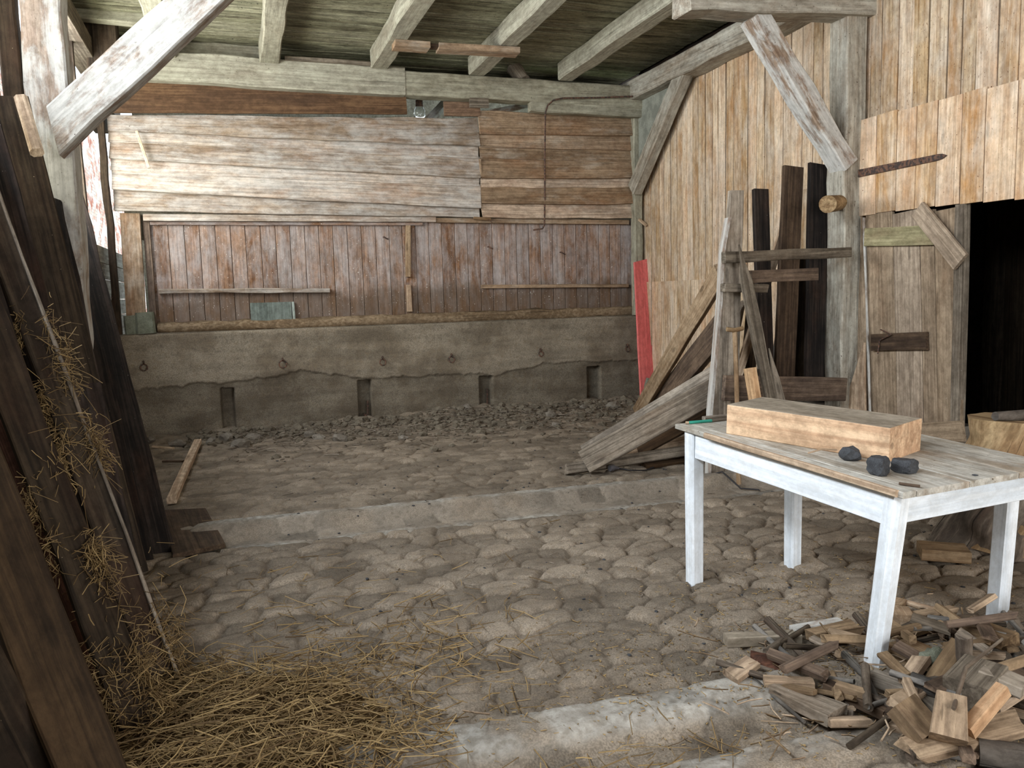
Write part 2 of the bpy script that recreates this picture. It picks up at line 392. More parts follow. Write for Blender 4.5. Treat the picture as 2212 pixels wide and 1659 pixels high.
def voro(x, y, cs, seed):
    """stone pattern: (edge distance, stone id hash) on arrays, cell size cs=(cx,cy)"""
    gx, gy = x / cs[0], y / cs[1]; ix, iy = np.floor(gx), np.floor(gy)
    f1 = np.full(x.shape, 9.); f2 = f1.copy(); hid = np.zeros(x.shape)
    h = lambda a, b, k: np.modf(np.abs(np.sin(a * 127.1 + b * 311.7 + k * 74.7 + seed) * 43758.5453))[0]
    for dx in (-1, 0, 1):
        for dy in (-1, 0, 1):
            cx, cy = ix + dx, iy + dy
            px = cx + .5 + .42 * (h(cx, cy, 1) * 2 - 1) + .5 * np.mod(cy, 2); py = cy + .5 + .34 * (h(cx, cy, 2) * 2 - 1)
            for ox in (0,) :
                d = np.hypot(gx - px + ox, gy - py)
                c = d < f1
                f2 = np.where(c, f1, np.minimum(f2, d)); hid = np.where(c, h(cx, cy, 3), hid); f1 = np.minimum(f1, d)
    return f1, f2, hid
def vnoise(x, y, s, seed):
    gx, gy = x / s, y / s; ix, iy = np.floor(gx), np.floor(gy); fx, fy = gx - ix, gy - iy
    fx = fx * fx * (3 - 2 * fx); fy = fy * fy * (3 - 2 * fy)
    h = lambda a, b: np.modf(np.abs(np.sin(a * 127.1 + b * 311.7 + seed) * 43758.5453))[0]
    return (h(ix, iy) * (1 - fx) + h(ix + 1, iy) * fx) * (1 - fy) + (h(ix, iy + 1) * (1 - fx) + h(ix + 1, iy + 1) * fx) * fy
def fbm(x, y, s, seed, o=4):
    r = 0; a = .5
    for k in range(o): r = r + a * vnoise(x, y, s / 2 ** k, seed + k * 13.7); a *= .5
    return r - .5
def sst(a, b, x):
    t = np.clip((x - a) / (b - a), 0, 1); return t * t * (3 - 2 * t)

def floor_fields(x, y):
    wx = x + .12 * fbm(x, y, .4, 3) + .03 * fbm(x, y, .08, 33, 2); wy = y + .10 * fbm(x, y, .4, 8) + .03 * fbm(x, y, .08, 38, 2)
    f1, f2, hid = voro(wx, wy, (.215, .150), 5.)
    e = sst(.02, .20, f2 - f1)
    yy = y + .045 * (x - 1.8) + .015 * fbm(x, y, .7, 21)
    back = sst(5.3, 6.6, yy)
    dust = sst(.28, .58, fbm(x, y, 1.3, 40) + .5) * (1 - .35 * sst(2.2, 3.4, y) * (1 - sst(4.9, 5.6, y)))
    amp = (.020 + .018 * hid) * (1 - .4 * dust) * (1 - .5 * back)
    z = amp * (e - .55) + .010 * (hid - .5) - .004 * sst(0.2, .6, f1)
    z = z + .018 * fbm(x, y, .9, 60) + .016 * fbm(x, y, .10, 70)
    joint = (1 - sst(.01, .11, f2 - f1)) * (1 - .6 * dust)
    # channel kerb across the room
    pr1 = .065 * sst(5.56, 5.52, yy) * sst(5.34, 5.43, yy) - .03 * sst(5.42, 5.26, yy) * sst(5.0, 5.08, yy)
    c1 = sst(5.03, 5.07, yy) * sst(5.60, 5.55, yy) * sst(-.6, -.2, x)
    pr2 = .045 * sst(2.58, 2.50, yy) * sst(2.26, 2.40, yy) - .02 * sst(2.38, 2.28, yy) * sst(2.05, 2.2, yy) + .02 * sst(2.16, 2.12, yy) * sst(1.95, 2.0, yy)
    c2 = np.maximum(sst(2.30, 2.36, yy) * sst(2.58, 2.53, yy), .8 * sst(2.0, 2.03, yy) * sst(2.17, 2.13, yy)) * (1 - .8 * sst(1.6, 2.1, x + .5 * fbm(x, y, .3, 5)))
    c2 = c2 * (1 - .85 * sst(.46, .60, fbm(x, y, .22, 15) + .5)); c1 = c1 * (.25 + .75 * np.maximum(sst(5.40, 5.48, yy), sst(5.22, 5.14, yy))) * (1 - .7 * sst(.48, .62, fbm(x, y, .3, 19) + .5))
    m1 = sst(4.98, 5.08, yy) * sst(5.66, 5.56, yy) * sst(-.6, -.2, x); m2 = sst(1.93, 2.0, yy) * sst(2.62, 2.53, yy)
    z = z * (1 - m1 * .8) + pr1 * m1 + 0; z = z * (1 - m2 * .7) + pr2 * m2
    joint = joint * (1 - m1) * (1 - m2)
    # trodden earth and rubble banked against the rear wall
    bank = sst(.62, 0, (9.95 - y) / (1.0 + .9 * sst(0.0, 3.2, x))) * (.03 + .055 * sst(-.3, 2.6, x))
    bank = bank * (.75 + 1.0 * (fbm(x, y, .6, 33) + .35)) + sst(.9, 0, (9.95 - y) / 1.6) * (.035 * fbm(x, y, .09, 35, 3) + .05 * fbm(x, y, .22, 39, 3))
    z = z + np.maximum(bank, -.02)
    bk = sst(.02, .06, bank)
    return z, joint * (1 - bk), np.maximum(c1 * m1, c2 * m2) * .85, .25 + .5 * hid + .25 * (fbm(x, y, .5, 77) + .5), f1

def floor_z(x, y):
    a = np.array([[float(x)]]); b = np.array([[float(y)]])
    return float(floor_fields(a, b)[0][0, 0])

xs = np.concatenate([np.arange(-1.7, 5.4, .0165)])
ys = [-3.2, -2.5, -1.5, -.5, .3, .8, 1.2]
y = 1.4
while y < 10.2:
    ys.append(y); y += .0095 + .0032 * max(0, y - 1.6)
ys = np.array(ys)
X, Y = np.meshgrid(xs, ys)
z, jt, cc, tn, _ = floor_fields(X, Y)
st(grid_object('floor', X, Y, z, M['floor'], {'joint': jt, 'concrete': cc, 'tone': tn}))

# ---- outside: grass yard, neighbouring brick house seen through the side wall
mb = MB(); box(mb, (-26, -30, -.35), (26, 34, -.12)); st(mb.build('ground', M['grass']))
mb = MB(); box(mb, (-3.3, 1.0, -.2), (-3.0, 40, 5.4)); nb = mb.build('neighbour_house_wall', M['brick'])
T(nb, 'pale brick house wall seen outside through the gaps left of the white post', 'building', kind='thing')

# ---- rear wall
WB = empty('wall_back', (2, 9.9, 0)); st(WB)
# concrete manger wall with tall slots, a thicker render coat above a ragged edge
xs = np.arange(-1.35, 5.3, .0125); zs = np.arange(-.1, 1.165, .0125)
X, Z = np.meshgrid(xs, zs)
edge = np.interp(X, [-1.3, .1, .7, 1.4, 2.1, 2.85, 3.05, 3.4, 3.7, 5], [.56, .60, .66, .53, .53, .50, .45, .53, .585, .58]) + .07 * fbm(X, X * 0, .22, 53) + .04 * fbm(X, Z, .05, 57)
Yc = 9.86 + 0 * X
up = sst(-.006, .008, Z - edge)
Yc = Yc - .022 * up - .012 * fbm(X, Z, .5, 80) - .010 * fbm(X, Z, .1, 90) - .02 * sst(.95, 1.15, Z)
slot = 0 * X
for (x0, x1, z1) in ((-.235, -.105, .50), (1.325, 1.475, .50), (2.855, 3.005, .46), (4.345, 4.515, .50)):
    sl = sst(-.012, .004, X - x0 - .008 * fbm(Z, X, .1, 4)) * sst(-.012, .004, x1 - X) * sst(-.012, .004, z1 + .03 * fbm(X, Z, .05, 9) - Z)
    slot = np.maximum(slot, sl)
Yc = Yc + .15 * slot
Yc = Yc + .05 * sst(1.15, 1.1649, Z)
Zc = Z + 0
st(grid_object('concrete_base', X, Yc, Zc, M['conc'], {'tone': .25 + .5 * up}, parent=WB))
mb = MB(); plank(mb, (-1.35, 9.93, 1.15), (5.3, 9.93, 1.15), .18, .03, (0, 1, 0), n=24, ch=.012, jit=.004); mb.build('concrete_ledge', M['conc'], WB)
# panelling of narrow matched boards
mb = MB(); x = -.84; k = 0
while x < 5.0:
    w = .163 + random.uniform(-.006, .006)
    plank(mb, (x + w / 2, 9.975, 1.2), (x + w / 2, 9.975, 2.42), w - .005, .025, (1, 0, 0), n=6, ch=.004, jit=.0008)
    x += w
box(mb, (-.9, 9.985, 1.2), (5.1, 10.0, 2.4), .1)
mb.build('board_panelling', M['panel'], WB)
# head rail, sill log, jambs
board('head_rail', (-.92, 9.90, 2.435), (2.36, 9.90, 2.43), .075, .07, (0, 0, 1), 'clap', parent=WB)
board('head_rail', (2.36, 9.91, 2.415), (4.98, 9.91, 2.395), .06, .06, (0, 0, 1), 'clap2', parent=WB)
board('head_moulding', (-.86, 9.935, 2.375), (2.2, 9.935, 2.37), .035, .05, (0, 0, 1), 'panel', parent=WB)
mb = MB(); log(mb, [(-.86, 9.93, 1.215), (1, 9.92, 1.21), (3, 9.92, 1.215), (5.05, 9.93, 1.21)], [.064, .070, .072, .074], sides=12, jit=.25)
mb.build('sill_log', wood('crusted_sill', lin(130, 108, 82), lin(172, 150, 122), lin(112, 92, 70), .52, None, bump=1, crack=.6, knots=False, fine=(22, 30, 30)), WB)
board('jamb_board', (-1.07, 9.9, 1.17), (-1.05, 9.9, 2.48), .2, .05, (1, 0, 0), 'clap2', parent=WB)
board('jamb_board', (-.90, 9.95, 1.17), (-.90, 9.95, 2.46), .07, .04, (1, 0, 0), 'umber', parent=WB)
board('jamb_board', (5.07, 9.88, 1.17), (5.07, 9.88, 3.0), .10, .06, (1, 0, 0), 'clap2', parent=WB)
# overlapping siding boards, left bay and right bay: edges read as heights at the two ends
def siding(name, rows, xa, xb, mat):
    mb = MB()
    for i, (za0, za1, zb0, zb1, yo) in enumerate(rows):
        za, zb = (za0 + za1) / 2, (zb0 + zb1) / 2
        plank(mb, (xa, 9.85 - yo * .75, za), (xb, 9.85 - yo * .75, zb), abs(za0 - za1) + .03, .026, (0, .22, 1), n=20, jit=.007, taper=(1, (abs(zb0 - zb1) + .03) / (abs(za0 - za1) + .03)), jag=.012, bow=(-.008, 0), ch=.003)
    return mb.build(name, M[mat], WB)
def zz(px, py): return at(px, py, 'Y', 9.85).z
LE = [251, 281, 304, 341, 368, 408, 453]; RE = [257, 316, 341, 384, 401, 449, 467]
rows = [(zz(236, LE[i]), zz(236, LE[i + 1]), zz(1030, RE[i]), zz(1030, RE[i + 1]), (0.045 if i in (0, 2, 4) else 0.01)) for i in range(6)]
siding('siding_left_bay', rows, -1.19, 2.915, 'clap')
LE = [242, 289, 317, 340, 384, 403, 438, 468]; RE = [252, 293, 323, 349, 384, 403, 440, 470]
rows = [(zz(1040, LE[i]), zz(1040, LE[i + 1]), zz(1376, RE[i]), zz(1376, RE[i + 1]), (0.045 if i in (0, 3, 5) else 0.01)) for i in range(7)]
siding('siding_right_bay', rows, 2.935, 5.08, 'clap2')
board('siding_batten', (2.925, 9.80, zz(1033, 345)), (2.93, 9.80, zz(1034, 384)), .03, .03, (1, 0, 0), 'clap2', parent=WB)
# brown plank under the beam, short brown piece
board('brown_plank', (-1.2, 9.78, 3.68), (2.03, 9.78, 3.80), .33, .04, (0, 0, 1), 'brown', parent=WB, jit=.004)
board('brown_offcut', (2.50, 9.83, 3.73), (2.95, 9.83, 3.74), .17, .04, (0, 0, 1), 'brown', parent=WB)
# back of the wall: passage, its roof left partly open so sky brightens the gap
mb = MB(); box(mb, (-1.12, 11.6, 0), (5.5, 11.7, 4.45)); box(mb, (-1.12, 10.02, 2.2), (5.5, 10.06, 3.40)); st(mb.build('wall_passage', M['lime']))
mb = MB(); box(mb, (-1.5, 10.15, 4.14), (5.5, 10.7, 4.2)); st(mb.build('ceiling_passage', M['limew']))
mb = MB(); box(mb, (-1.5, 10.5, 4.1), (5.5, 10.55, 5.4)); st(mb.build('wall_loft', M['char']))  # black wall put in behind to keep the gap above the beam dark

# ---- right wall (inner face X = 5.14)
WR = empty('wall_right', (5.14, 6, 0)); st(WR)
def vboards(name, y0, y1, zlo, zhi, x, mat, wr=(.10, .17), lean=.0, t=.024, gap=.006, ragged=.0, parent=WR, jit=.003):
    mb = MB(); y = y0
    while y < y1 - .03:
        w = min(random.uniform(*wr), y1 - y)
        a = zlo(y) if callable(zlo) else zlo; b = zhi(y) if callable(zhi) else zhi
        g = random.choice([0, 0, 0, .006, .012])
        plank(mb, (x + random.uniform(-.004, .004), y + w / 2, a + random.uniform(-ragged, ragged)), (x + random.uniform(-.004, .004), y + w / 2 + random.uniform(-lean, lean), b), w - gap - g, t, (0, 1, 0), n=10, ch=.003, jit=jit)
        y += w
    return mb.build(name, M[mat], parent)
vboards('upper_boarding', 5.95, 9.95, 1.5, 4.15, 5.155, 'right', (.105, .165), .01)
vboards('lower_boarding', 6.6, 9.95, .42, 1.60, 5.125, 'right', (.13, .2), .006)
vboards('lower_boarding', 5.55, 6.6, .42, 2.4, 5.15, 'right', (.15, .22), .006)
vboards('high_boarding', 2.2, 5.93, 2.3, 5.1, 5.165, 'right', (.12, .19), .012)
vboards('near_boarding', -3.2, 3.3, 0, 5.1, 5.17, 'door', (.16, .22), .006)
vboards('near_boarding', 2.0, 3.35, 2.0, 2.6, 5.15, 'door', (.16, .22), .006)
mb = MB(); box(mb, (5.18, -3.2, 2.35), (5.22, 9.95, 5.1), .1); box(mb, (5.2, 4.78, -.1), (5.24, 10.2, 2.4), .1); box(mb, (5.2, -3.2, 0), (5.24, 3.3, 2.4), .1); mb.build('backing', M['char'], WR)
mb = MB(); box(mb, (5.1, 4.72, -.1), (5.32, 10.0, .40), .3)
mb.build('plinth', M['stone'], WR)
# gable-side triangular plaster infill between plate, brace and corner post
mb = MB()
vs = [(5.06, 9.9, 4.1), (5.06, 8.35, 4.05), (5.06, 9.78, 2.85), (5.06, 9.9, 2.85)]
vs2 = [(5.13, *v[1:]) for v in vs]
mb.add([V(v) for v in vs + vs2], [(0, 1, 2, 3), (7, 6, 5, 4), (0, 4, 5, 1), (1, 5, 6, 2), (2, 6, 7, 3), (3, 7, 4, 0)], [V(v) for v in vs + vs2], .5)
mb.build('plaster_infill', M['plaster'], WR)

# ---- left wall: low boarding, open above between posts
WL = empty('wall_left', (-1.3, 6, 0)); st(WL)
mb = MB(); zc = 0
while zc < 2.1:
    w = random.uniform(.16, .22)
    plank(mb, (-1.36, -3.2, zc + w / 2), (-1.36, 12.6, zc + w / 2), w - .006, .03, (0, 0, 1), n=24)
    zc += w
mb.build('sill_boarding', M['limep'], WL)
mb = MB(); box(mb, (-1.42, -3.2, 3.95), (-1.36, 12.6, 5.2), .3); box(mb, (-1.46, -3.2, 0), (-1.42, 5.4, 1.9), .2); mb.build('high_infill', M['dark'], WL)
for (yy_, w) in ((8.72, .06), (3.0, .14), (.2, .16), (-3.0, .2)):
    board('stud', (-1.32, yy_, 2.0), (-1.33, yy_ + random.uniform(-.03, .03), 4.0), w, .07, (0, 1, 0), 'dark', parent=WL, jit=.012)
board('stud', (-1.24, 9.78, 1.17), (-1.25, 9.74, 4.0), .07, .08, (1, 0, 0), 'dark', parent=WL, jit=.014)
board('top_plate', (-1.31, -3.2, 4.02), (-1.31, 9.9, 4.02), .2, .22, (0, 0, 1), 'grey', parent=WL)
mb = MB(); box(mb, (-1.52, -3.2, 0), (-1.40, 6.35, 2.92)); mb.build('brick_infill', M['brick'], WL)
mb = MB(); box(mb, (-1.42, 9.9, 3.45), (-1.28, 10.6, 4.5)); mb.build('upper_corner', M['dark'], WL)

# ---- front wall round the open gate behind the viewer, and the high roof
WF = empty('wall_front', (2, -3.2, 0)); st(WF)
mb = MB(); box(mb, (-1.4, -3.4, 0), (1.5, -3.25, 5.2)); box(mb, (4.5, -3.4, 0), (5.3, -3.25, 5.2)); box(mb, (1.5, -3.4, 3.2), (4.5, -3.25, 5.2)); mb.build('boarding', M['grey'], WF)
CE = empty('ceiling', (2, 6, 4.3)); st(CE)
mb = MB(); yk = 5.35
while yk < 10.6:
    w = random.uniform(.085, .13)
    zj = random.uniform(-.006, .006)
    plank(mb, (-1.3, yk + w / 2, 4.31 + zj), (5.12, yk + w / 2, 4.31 + zj + random.uniform(-.004, .004)), w - .010, .024, (0, 1, 0), n=20, jit=.006)
    yk += w
mb.build('loft_boards', M['loft'], CE)
mb = MB(); box(mb, (-1.4, -3.4, 5.1), (5.3, 10.6, 5.16), .3); mb.build('roof_boarding', M['dark'], CE)
mb = MB(); box(mb, (-1.3, 5.3, 4.33), (5.2, 10.6, 4.36), .3); mb.build('loft_hay_floor', M['dark'], CE)

# ---- dark chamber behind the doorway
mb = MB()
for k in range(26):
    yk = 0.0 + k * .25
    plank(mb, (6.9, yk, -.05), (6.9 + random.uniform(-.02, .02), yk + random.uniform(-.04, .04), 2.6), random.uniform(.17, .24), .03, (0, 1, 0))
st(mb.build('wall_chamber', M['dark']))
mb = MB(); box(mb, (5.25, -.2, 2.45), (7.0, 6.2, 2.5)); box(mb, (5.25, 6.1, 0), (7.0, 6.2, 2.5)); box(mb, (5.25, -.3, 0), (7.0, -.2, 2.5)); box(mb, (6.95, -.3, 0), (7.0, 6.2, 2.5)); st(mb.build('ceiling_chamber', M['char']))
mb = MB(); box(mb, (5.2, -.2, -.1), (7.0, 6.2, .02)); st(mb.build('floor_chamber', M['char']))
for (yk, w, x0) in ((4.05, .26, 6.3), (3.72, .2, 6.35), (4.5, .22, 6.45)):
    board('leaning_slab', (x0, yk, 0.02), (x0 + .45, yk + .05, 2.2), w, .04, (0, 1, 0), 'dark', {4.05: 'dark grey board standing in the dark doorway, the widest there', 3.72: 'narrow dark board standing in the dark doorway nearest the stump', 4.5: 'dark board inside the doorway closest to the plank door'}[yk], 'board')

# ================================================================== TIMBER FRAME
def beam(name, P0, P1, w, t, wd, mat, label, cat='beam', **kw):
    kw.setdefault('jit', .010); kw.setdefault('ch', .012)
    return board(name, P0, P1, w, t, wd, mat, label, cat, **kw)
# wall beam at the head of the rear wall
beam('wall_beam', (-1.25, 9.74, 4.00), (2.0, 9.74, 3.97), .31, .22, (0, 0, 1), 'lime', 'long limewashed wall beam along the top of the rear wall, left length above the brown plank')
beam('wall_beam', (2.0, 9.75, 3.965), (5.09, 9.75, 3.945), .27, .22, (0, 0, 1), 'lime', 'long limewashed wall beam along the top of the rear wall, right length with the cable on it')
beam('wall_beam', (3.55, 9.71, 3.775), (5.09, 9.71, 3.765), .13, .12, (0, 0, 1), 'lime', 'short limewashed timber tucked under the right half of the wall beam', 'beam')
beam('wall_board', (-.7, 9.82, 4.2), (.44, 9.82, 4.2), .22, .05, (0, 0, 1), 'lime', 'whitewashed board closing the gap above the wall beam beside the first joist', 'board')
board('wall_board', (.66, 9.62, 4.145), (1.62, 9.62, 4.14), .045, .06, (0, 0, 1), 'grey', 'thin grey batten lying on the wall beam between the first and second joist', 'batten')
jl = {-.56: 'whitewashed ceiling joist cut off by the large white diagonal brace', .50: 'whitewashed ceiling joist, first complete one right of the diagonal brace',
      1.70: 'whitewashed ceiling joist carrying the left end of the nailed brown plank', 2.86: 'whitewashed ceiling joist carrying the right end of the nailed brown plank',
      4.00: 'whitewashed ceiling joist running up to the sawn end of the tie beam'}
for x, l in jl.items():
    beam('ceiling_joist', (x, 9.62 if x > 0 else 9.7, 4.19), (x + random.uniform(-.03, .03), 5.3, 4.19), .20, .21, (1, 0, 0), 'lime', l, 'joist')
beam('wall_plate', (5.02, 9.85, 4.03), (5.02, 5.95, 4.00), .24, .26, (0, 0, 1), 'limep', 'limewashed wall plate running along the top of the right boarded wall')
beam('tie_beam', (3.40, 5.82, 3.76), (5.16, 5.82, 3.86), .30, .26, (0, 0, 1), 'limep', 'heavy grey tie beam end with a sawn notched tip at the top edge', 'beam', jag=.02)
beam('timber_post', (5.02, 5.86, .35), (5.02, 5.86, 3.72), .21, .22, (1, 0, 0), 'limep', 'grey limewashed post against the right wall with a round peg in it', 'post')
beam('diagonal_brace', (4.98, 5.84, 2.50), (4.06, 5.84, 3.66), .17, .20, (1, 0, 0), 'limew', 'whitewashed diagonal brace between the right post and the tie beam', 'brace')  # whiter limewash than the post, standing in for daylight on its left face
beam('diagonal_brace', (4.99, 9.72, 2.80), (4.99, 8.45, 3.98), .20, .14, (0, 1, 0), 'limep', 'shorter diagonal brace in the far right corner under the wall plate', 'brace')
beam('corner_post', (5.05, 9.80, 1.17), (5.05, 9.80, 4.0), .12, .12, (1, 0, 0), 'lime', 'narrow corner post at the right end of the rear wall', 'post')
beam('timber_post', (-1.045, 6.0, .0), (-1.045, 6.0, 4.4), .25, .25, (1, 0, 0), 'limew', 'thick white peeling post at the left, behind the leaning dark boards', 'post', jit=.014)
beam('diagonal_brace', (-1.00, 5.80, 2.56), (.50, 5.80, 4.02), .24, .19, (0, 0, 1), 'limew', 'large peeling white diagonal brace rising from the left post', 'brace', jit=.008, skew=(.7, 0))
beam('timber_post', (-1.235, 5.97, .0), (-1.235, 5.97, 4.4), .11, .12, (1, 0, 0), 'dark', 'slim dark post at the left picture edge beside the thick white post', 'post')
beam('timber_post', (-1.12, 9.3, 3.72), (-1.12, 9.3, 4.4), .3, .2, (1, 0, 0), 'dark', 'dark upright timber in the far left corner above the diagonal brace', 'post')
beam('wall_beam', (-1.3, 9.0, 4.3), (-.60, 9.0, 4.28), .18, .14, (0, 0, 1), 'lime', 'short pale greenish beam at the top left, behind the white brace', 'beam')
mb = MB(); log(mb, [(3.5, 9.75, 4.08), (3.42, 9.9, 4.29)], [.09, .09], sides=14, jit=.15)
T(mb.build('log_stub', M['grey']), 'grey round log stub wedged on the wall beam in the dark gap below the ceiling', 'log')
# ================================================================== THINGS ON THE REAR WALL
def hbat(name, p0, p1, y, w, t, mat, label, cat='batten', **kw):
    return board(name, at(*p0, 'Y', y), at(*p1, 'Y', y), w, t, (0, 0, 1), mat, label, cat, **kw)
hbat('wall_batten', (343, 629), (712, 627), 9.92, .05, .07, 'clap', 'long rounded batten nailed across the left panelling above the green-grey board', jit=.008)
hbat('wall_batten', (1040, 619), (1356, 617), 9.93, .045, .06, 'clap2', 'straight batten nailed across the right panelling near the red board')
board('wall_batten', at(881, 487, 'Y', 9.93), at(882, 598, 'Y', 9.93), .06, .05, (1, 0, 0), 'pale', 'upper vertical pale batten in the middle of the panelling', 'batten')
board('wall_batten', at(882, 615, 'Y', 9.93), at(885, 673, 'Y', 9.93), .05, .05, (1, 0, 0), 'pale', 'short broken vertical batten in the middle of the panelling, under the upper one', 'batten', jit=.008)
board('loose_stick', at(295, 283, 'Y', 9.76), at(322, 363, 'Y', 9.70), .03, .02, (1, 0, 0), 'pale', 'short pale stick hanging askew on the upper left siding boards', 'stick')
hbat('wooden_block', (1023, 471), (1060, 474), 9.83, .035, .03, 'pale', 'small pale block nailed under the siding where the two bays meet', 'block')
board('wooden_peg', at(1380, 474, 'Y', 9.74), at(1397, 488, 'Y', 9.66), .035, .03, (1, 0, 0), 'pale', 'small wooden peg sticking out below the corner post brace', 'peg')
# green-grey board and mossy block on the ledge
t = empty('painted_board', (.39, 9.90, 1.166)); T(t, 'green-grey square painted board leaning on the concrete ledge', 'board')
board('panel', (.37, 9.885, 1.17), (.37, 9.935, 1.47), .46, .02, (1, 0, 0), 'slate', parent=t, ch=.003, jit=.001)
board('edge_strip', (.625, 9.89, 1.17), (.62, 9.937, 1.47), .03, .02, (1, 0, 0), 'slate', parent=t, ch=.002, jit=.001)
mb = MB(); plank(mb, (-.97, 9.88, 1.165), (-.98, 9.89, 1.40), .20, .12, (1, 0, 0), ch=.02, jit=.008)
plank(mb, (-1.12, 9.89, 1.165), (-1.13, 9.89, 1.37), .12, .10, (1, 0, 0), ch=.02, jit=.012)
T(mb.build('stone_block', M['moss']), 'mossy greenish block at the left end of the concrete ledge', 'block')
# cable down the siding
def tube(name, pts, r, mat, label=None, cat=None, parent=None, sides=8, jit=0, **kw):
    mb = MB(); log(mb, pts, [r] * len(pts), sides=sides, jit=jit, rings=3); return T(mb.build(name, M[mat], parent), label, cat, **kw)
a = lambda x, y, Y=9.62: at(x, y, 'Y', Y)
tube('iron_conduit', [a(1371, 208, 9.56), a(1290, 211, 9.58), a(1215, 212, 9.58), a(1195, 217, 9.58), a(1183, 228, 9.58), a(1178, 245, 9.60), a(1177, 330, 9.74), a(1177, 420, 9.79), a(1176, 486, 9.83), a(1172, 494, 9.83), a(1152, 497, 9.85)], .010, 'iron', 'thin rusty conduit bent over the wall beam and hanging down the right siding', 'conduit')
tube('wire', [a(1055, 474, 9.80), a(1062, 480, 9.80), a(1062, 492, 9.83)], .004, 'iron', 'short bent wire hanging under the siding beside the small pale block', 'wire')
# hooks in the panelling
for (x, y), l in (((828, 512), 'small iron hook in the panelling left of the middle batten'), ((1054, 533), 'small iron hook in the panelling right of the middle batten'), ((1210, 545), 'small iron hook in the reddish right panelling')):
    p = a(x, y, 9.95)
    tube('iron_hook', [p + V(0, .01, 0), p + V(0, -.05, 0), p + V(.02, -.06, -.02), p + V(.05, -.05, -.03)], .007, 'iron', l, 'hook')
# gap with glass jar and pale rafters behind
t = empty('glass_jar_lamp', at(906, 262, 'Y', 10.2)); T(t, 'glass jar lamp hanging in the gap above the siding', 'lamp')
b = at(907, 262, 'Y', 10.2)
mb = MB(); log(mb, [b + V(0, 0, z) for z in (0, .02, .08, .13, .16, .175)], [.03, .06, .075, .07, .05, .045], sides=20, jit=0, rings=2); mb.build('glass_globe', M['glass'], t)
mb = MB(); log(mb, [b + V(0, 0, .17), b + V(0, 0, .25)], [.048, .045], sides=16, jit=0); mb.build('cap', M['iron'], t)
board('rafter', at(925, 262, 'Y', 10.25), at(960, 225, 'Y', 10.6), .09, .09, (1, 0, 0), 'limew', 'pale slanted strut seen in the gap right of the glass jar', 'strut')
board('rafter', at(1060, 243, 'Y', 10.3), at(1140, 228, 'Y', 10.5), .07, .09, (0, 0, 1), 'limew', 'pale board end seen in the gap under the wall beam, right of the brown offcut', 'board')
board('brown_offcut_board', at(1014, 220, 'Y', 9.66), at(1055, 221, 'Y', 9.66), .13, .03, (0, 0, 1), 'grey', 'small square board hanging from the wall beam over the gap', 'board')
# plank nailed under two joists
t = empty('nailed_plank', (2.3, 8.75, 4.04)); T(t, 'brown plank with a notch nailed across the underside of two ceiling joists', 'plank')
p0, p1, pm, pn = at(850, 98, 'Z', 4.05), at(1118, 113, 'Z', 4.05), at(925, 103, 'Z', 4.05), at(945, 104, 'Z', 4.05)
board('board', p0, pm, .22, .06, (0, 1, 0), 'clap2', parent=t); board('board', pn, p1, .20, .06, (0, 1, 0), 'clap2', parent=t)
board('splice', p0 + V(.05, 0, .01), p1 - V(.05, 0, -.01), .12, .03, (0, 1, 0), 'umber', parent=t)

# tethering rings on the concrete
def ring(px, py, label, r=.036, bent=0):
    p = at(px, py, 'Y', 9.79); w = 9.83
    t = empty('tethering_ring', (p.x, w, p.z)); T(t, label, 'ring', 'iron tethering rings on the concrete wall')
    tube('eye_bolt', [(p.x, w + .04, p.z + .03), (p.x, w - .03, p.z + .03), (p.x, w - .045, p.z + .045), (p.x, w - .03, p.z + .06), (p.x, w + .0, p.z + .05)], .008, 'iron', parent=t)
    pts = [(p.x + r * math.sin(k * math.pi / 8 + .01) * (1 - .2 * bent), w - .035 + .012 * math.cos(k * math.pi / 8), p.z - .01 + r * math.cos(k * math.pi / 8)) for k in range(17)]
    tube('ring', pts, .0075, 'iron', parent=t)
ring(611, 785, 'rusty tethering ring with an orange rust stain, below the green-grey board', .042)
ring(827, 781, 'iron tethering ring on the concrete wall directly above the slot at the middle left')
ring(976, 775, 'iron tethering ring on the concrete wall, third in the row counting from the rust-stained one')
ring(1169, 763, 'small tethering ring set in a chipped patch of the concrete wall', .03)
ring(1356, 753, 'tethering ring on the concrete wall beside the red board', .03)
ring(311, 792, 'dark tethering ring in the shaded end of the concrete wall by the leaning boards', .035)
# iron bars standing in the slots
for x, z0, z1, l in ((1.42, .06, .24, 'bent iron bar inside the concrete slot at the middle left'), (2.95, .07, .30, 'bent iron bar inside the concrete slot at the middle right')):
    tube('iron_bar', [(x - .03, 9.95, z0 + .03), (x - .02, 9.93, z0), (x + .01, 9.93, z0 + .02), (x + .02, 9.94, z1)], .011, 'iron', l, 'bar')

# red board
t0 = at(1390, 562, 'Y', 9.70)
board('red_board', (5.02, 9.45, .06), t0 + V(-.02, 0, .0), .27, .028, (1, .15, 0), 'redp', 'red painted board leaning in the far right corner', 'board', skew=(0, .25), jit=.002)
o = board('stone_chip', at(1398, 838, 'Y', 9.44), at(1404, 818, 'Y', 9.44), .09, .05, (1, 0, 0), 'moss', 'grey square chip resting on the lower edge of the red board', 'chip', ch=.01)

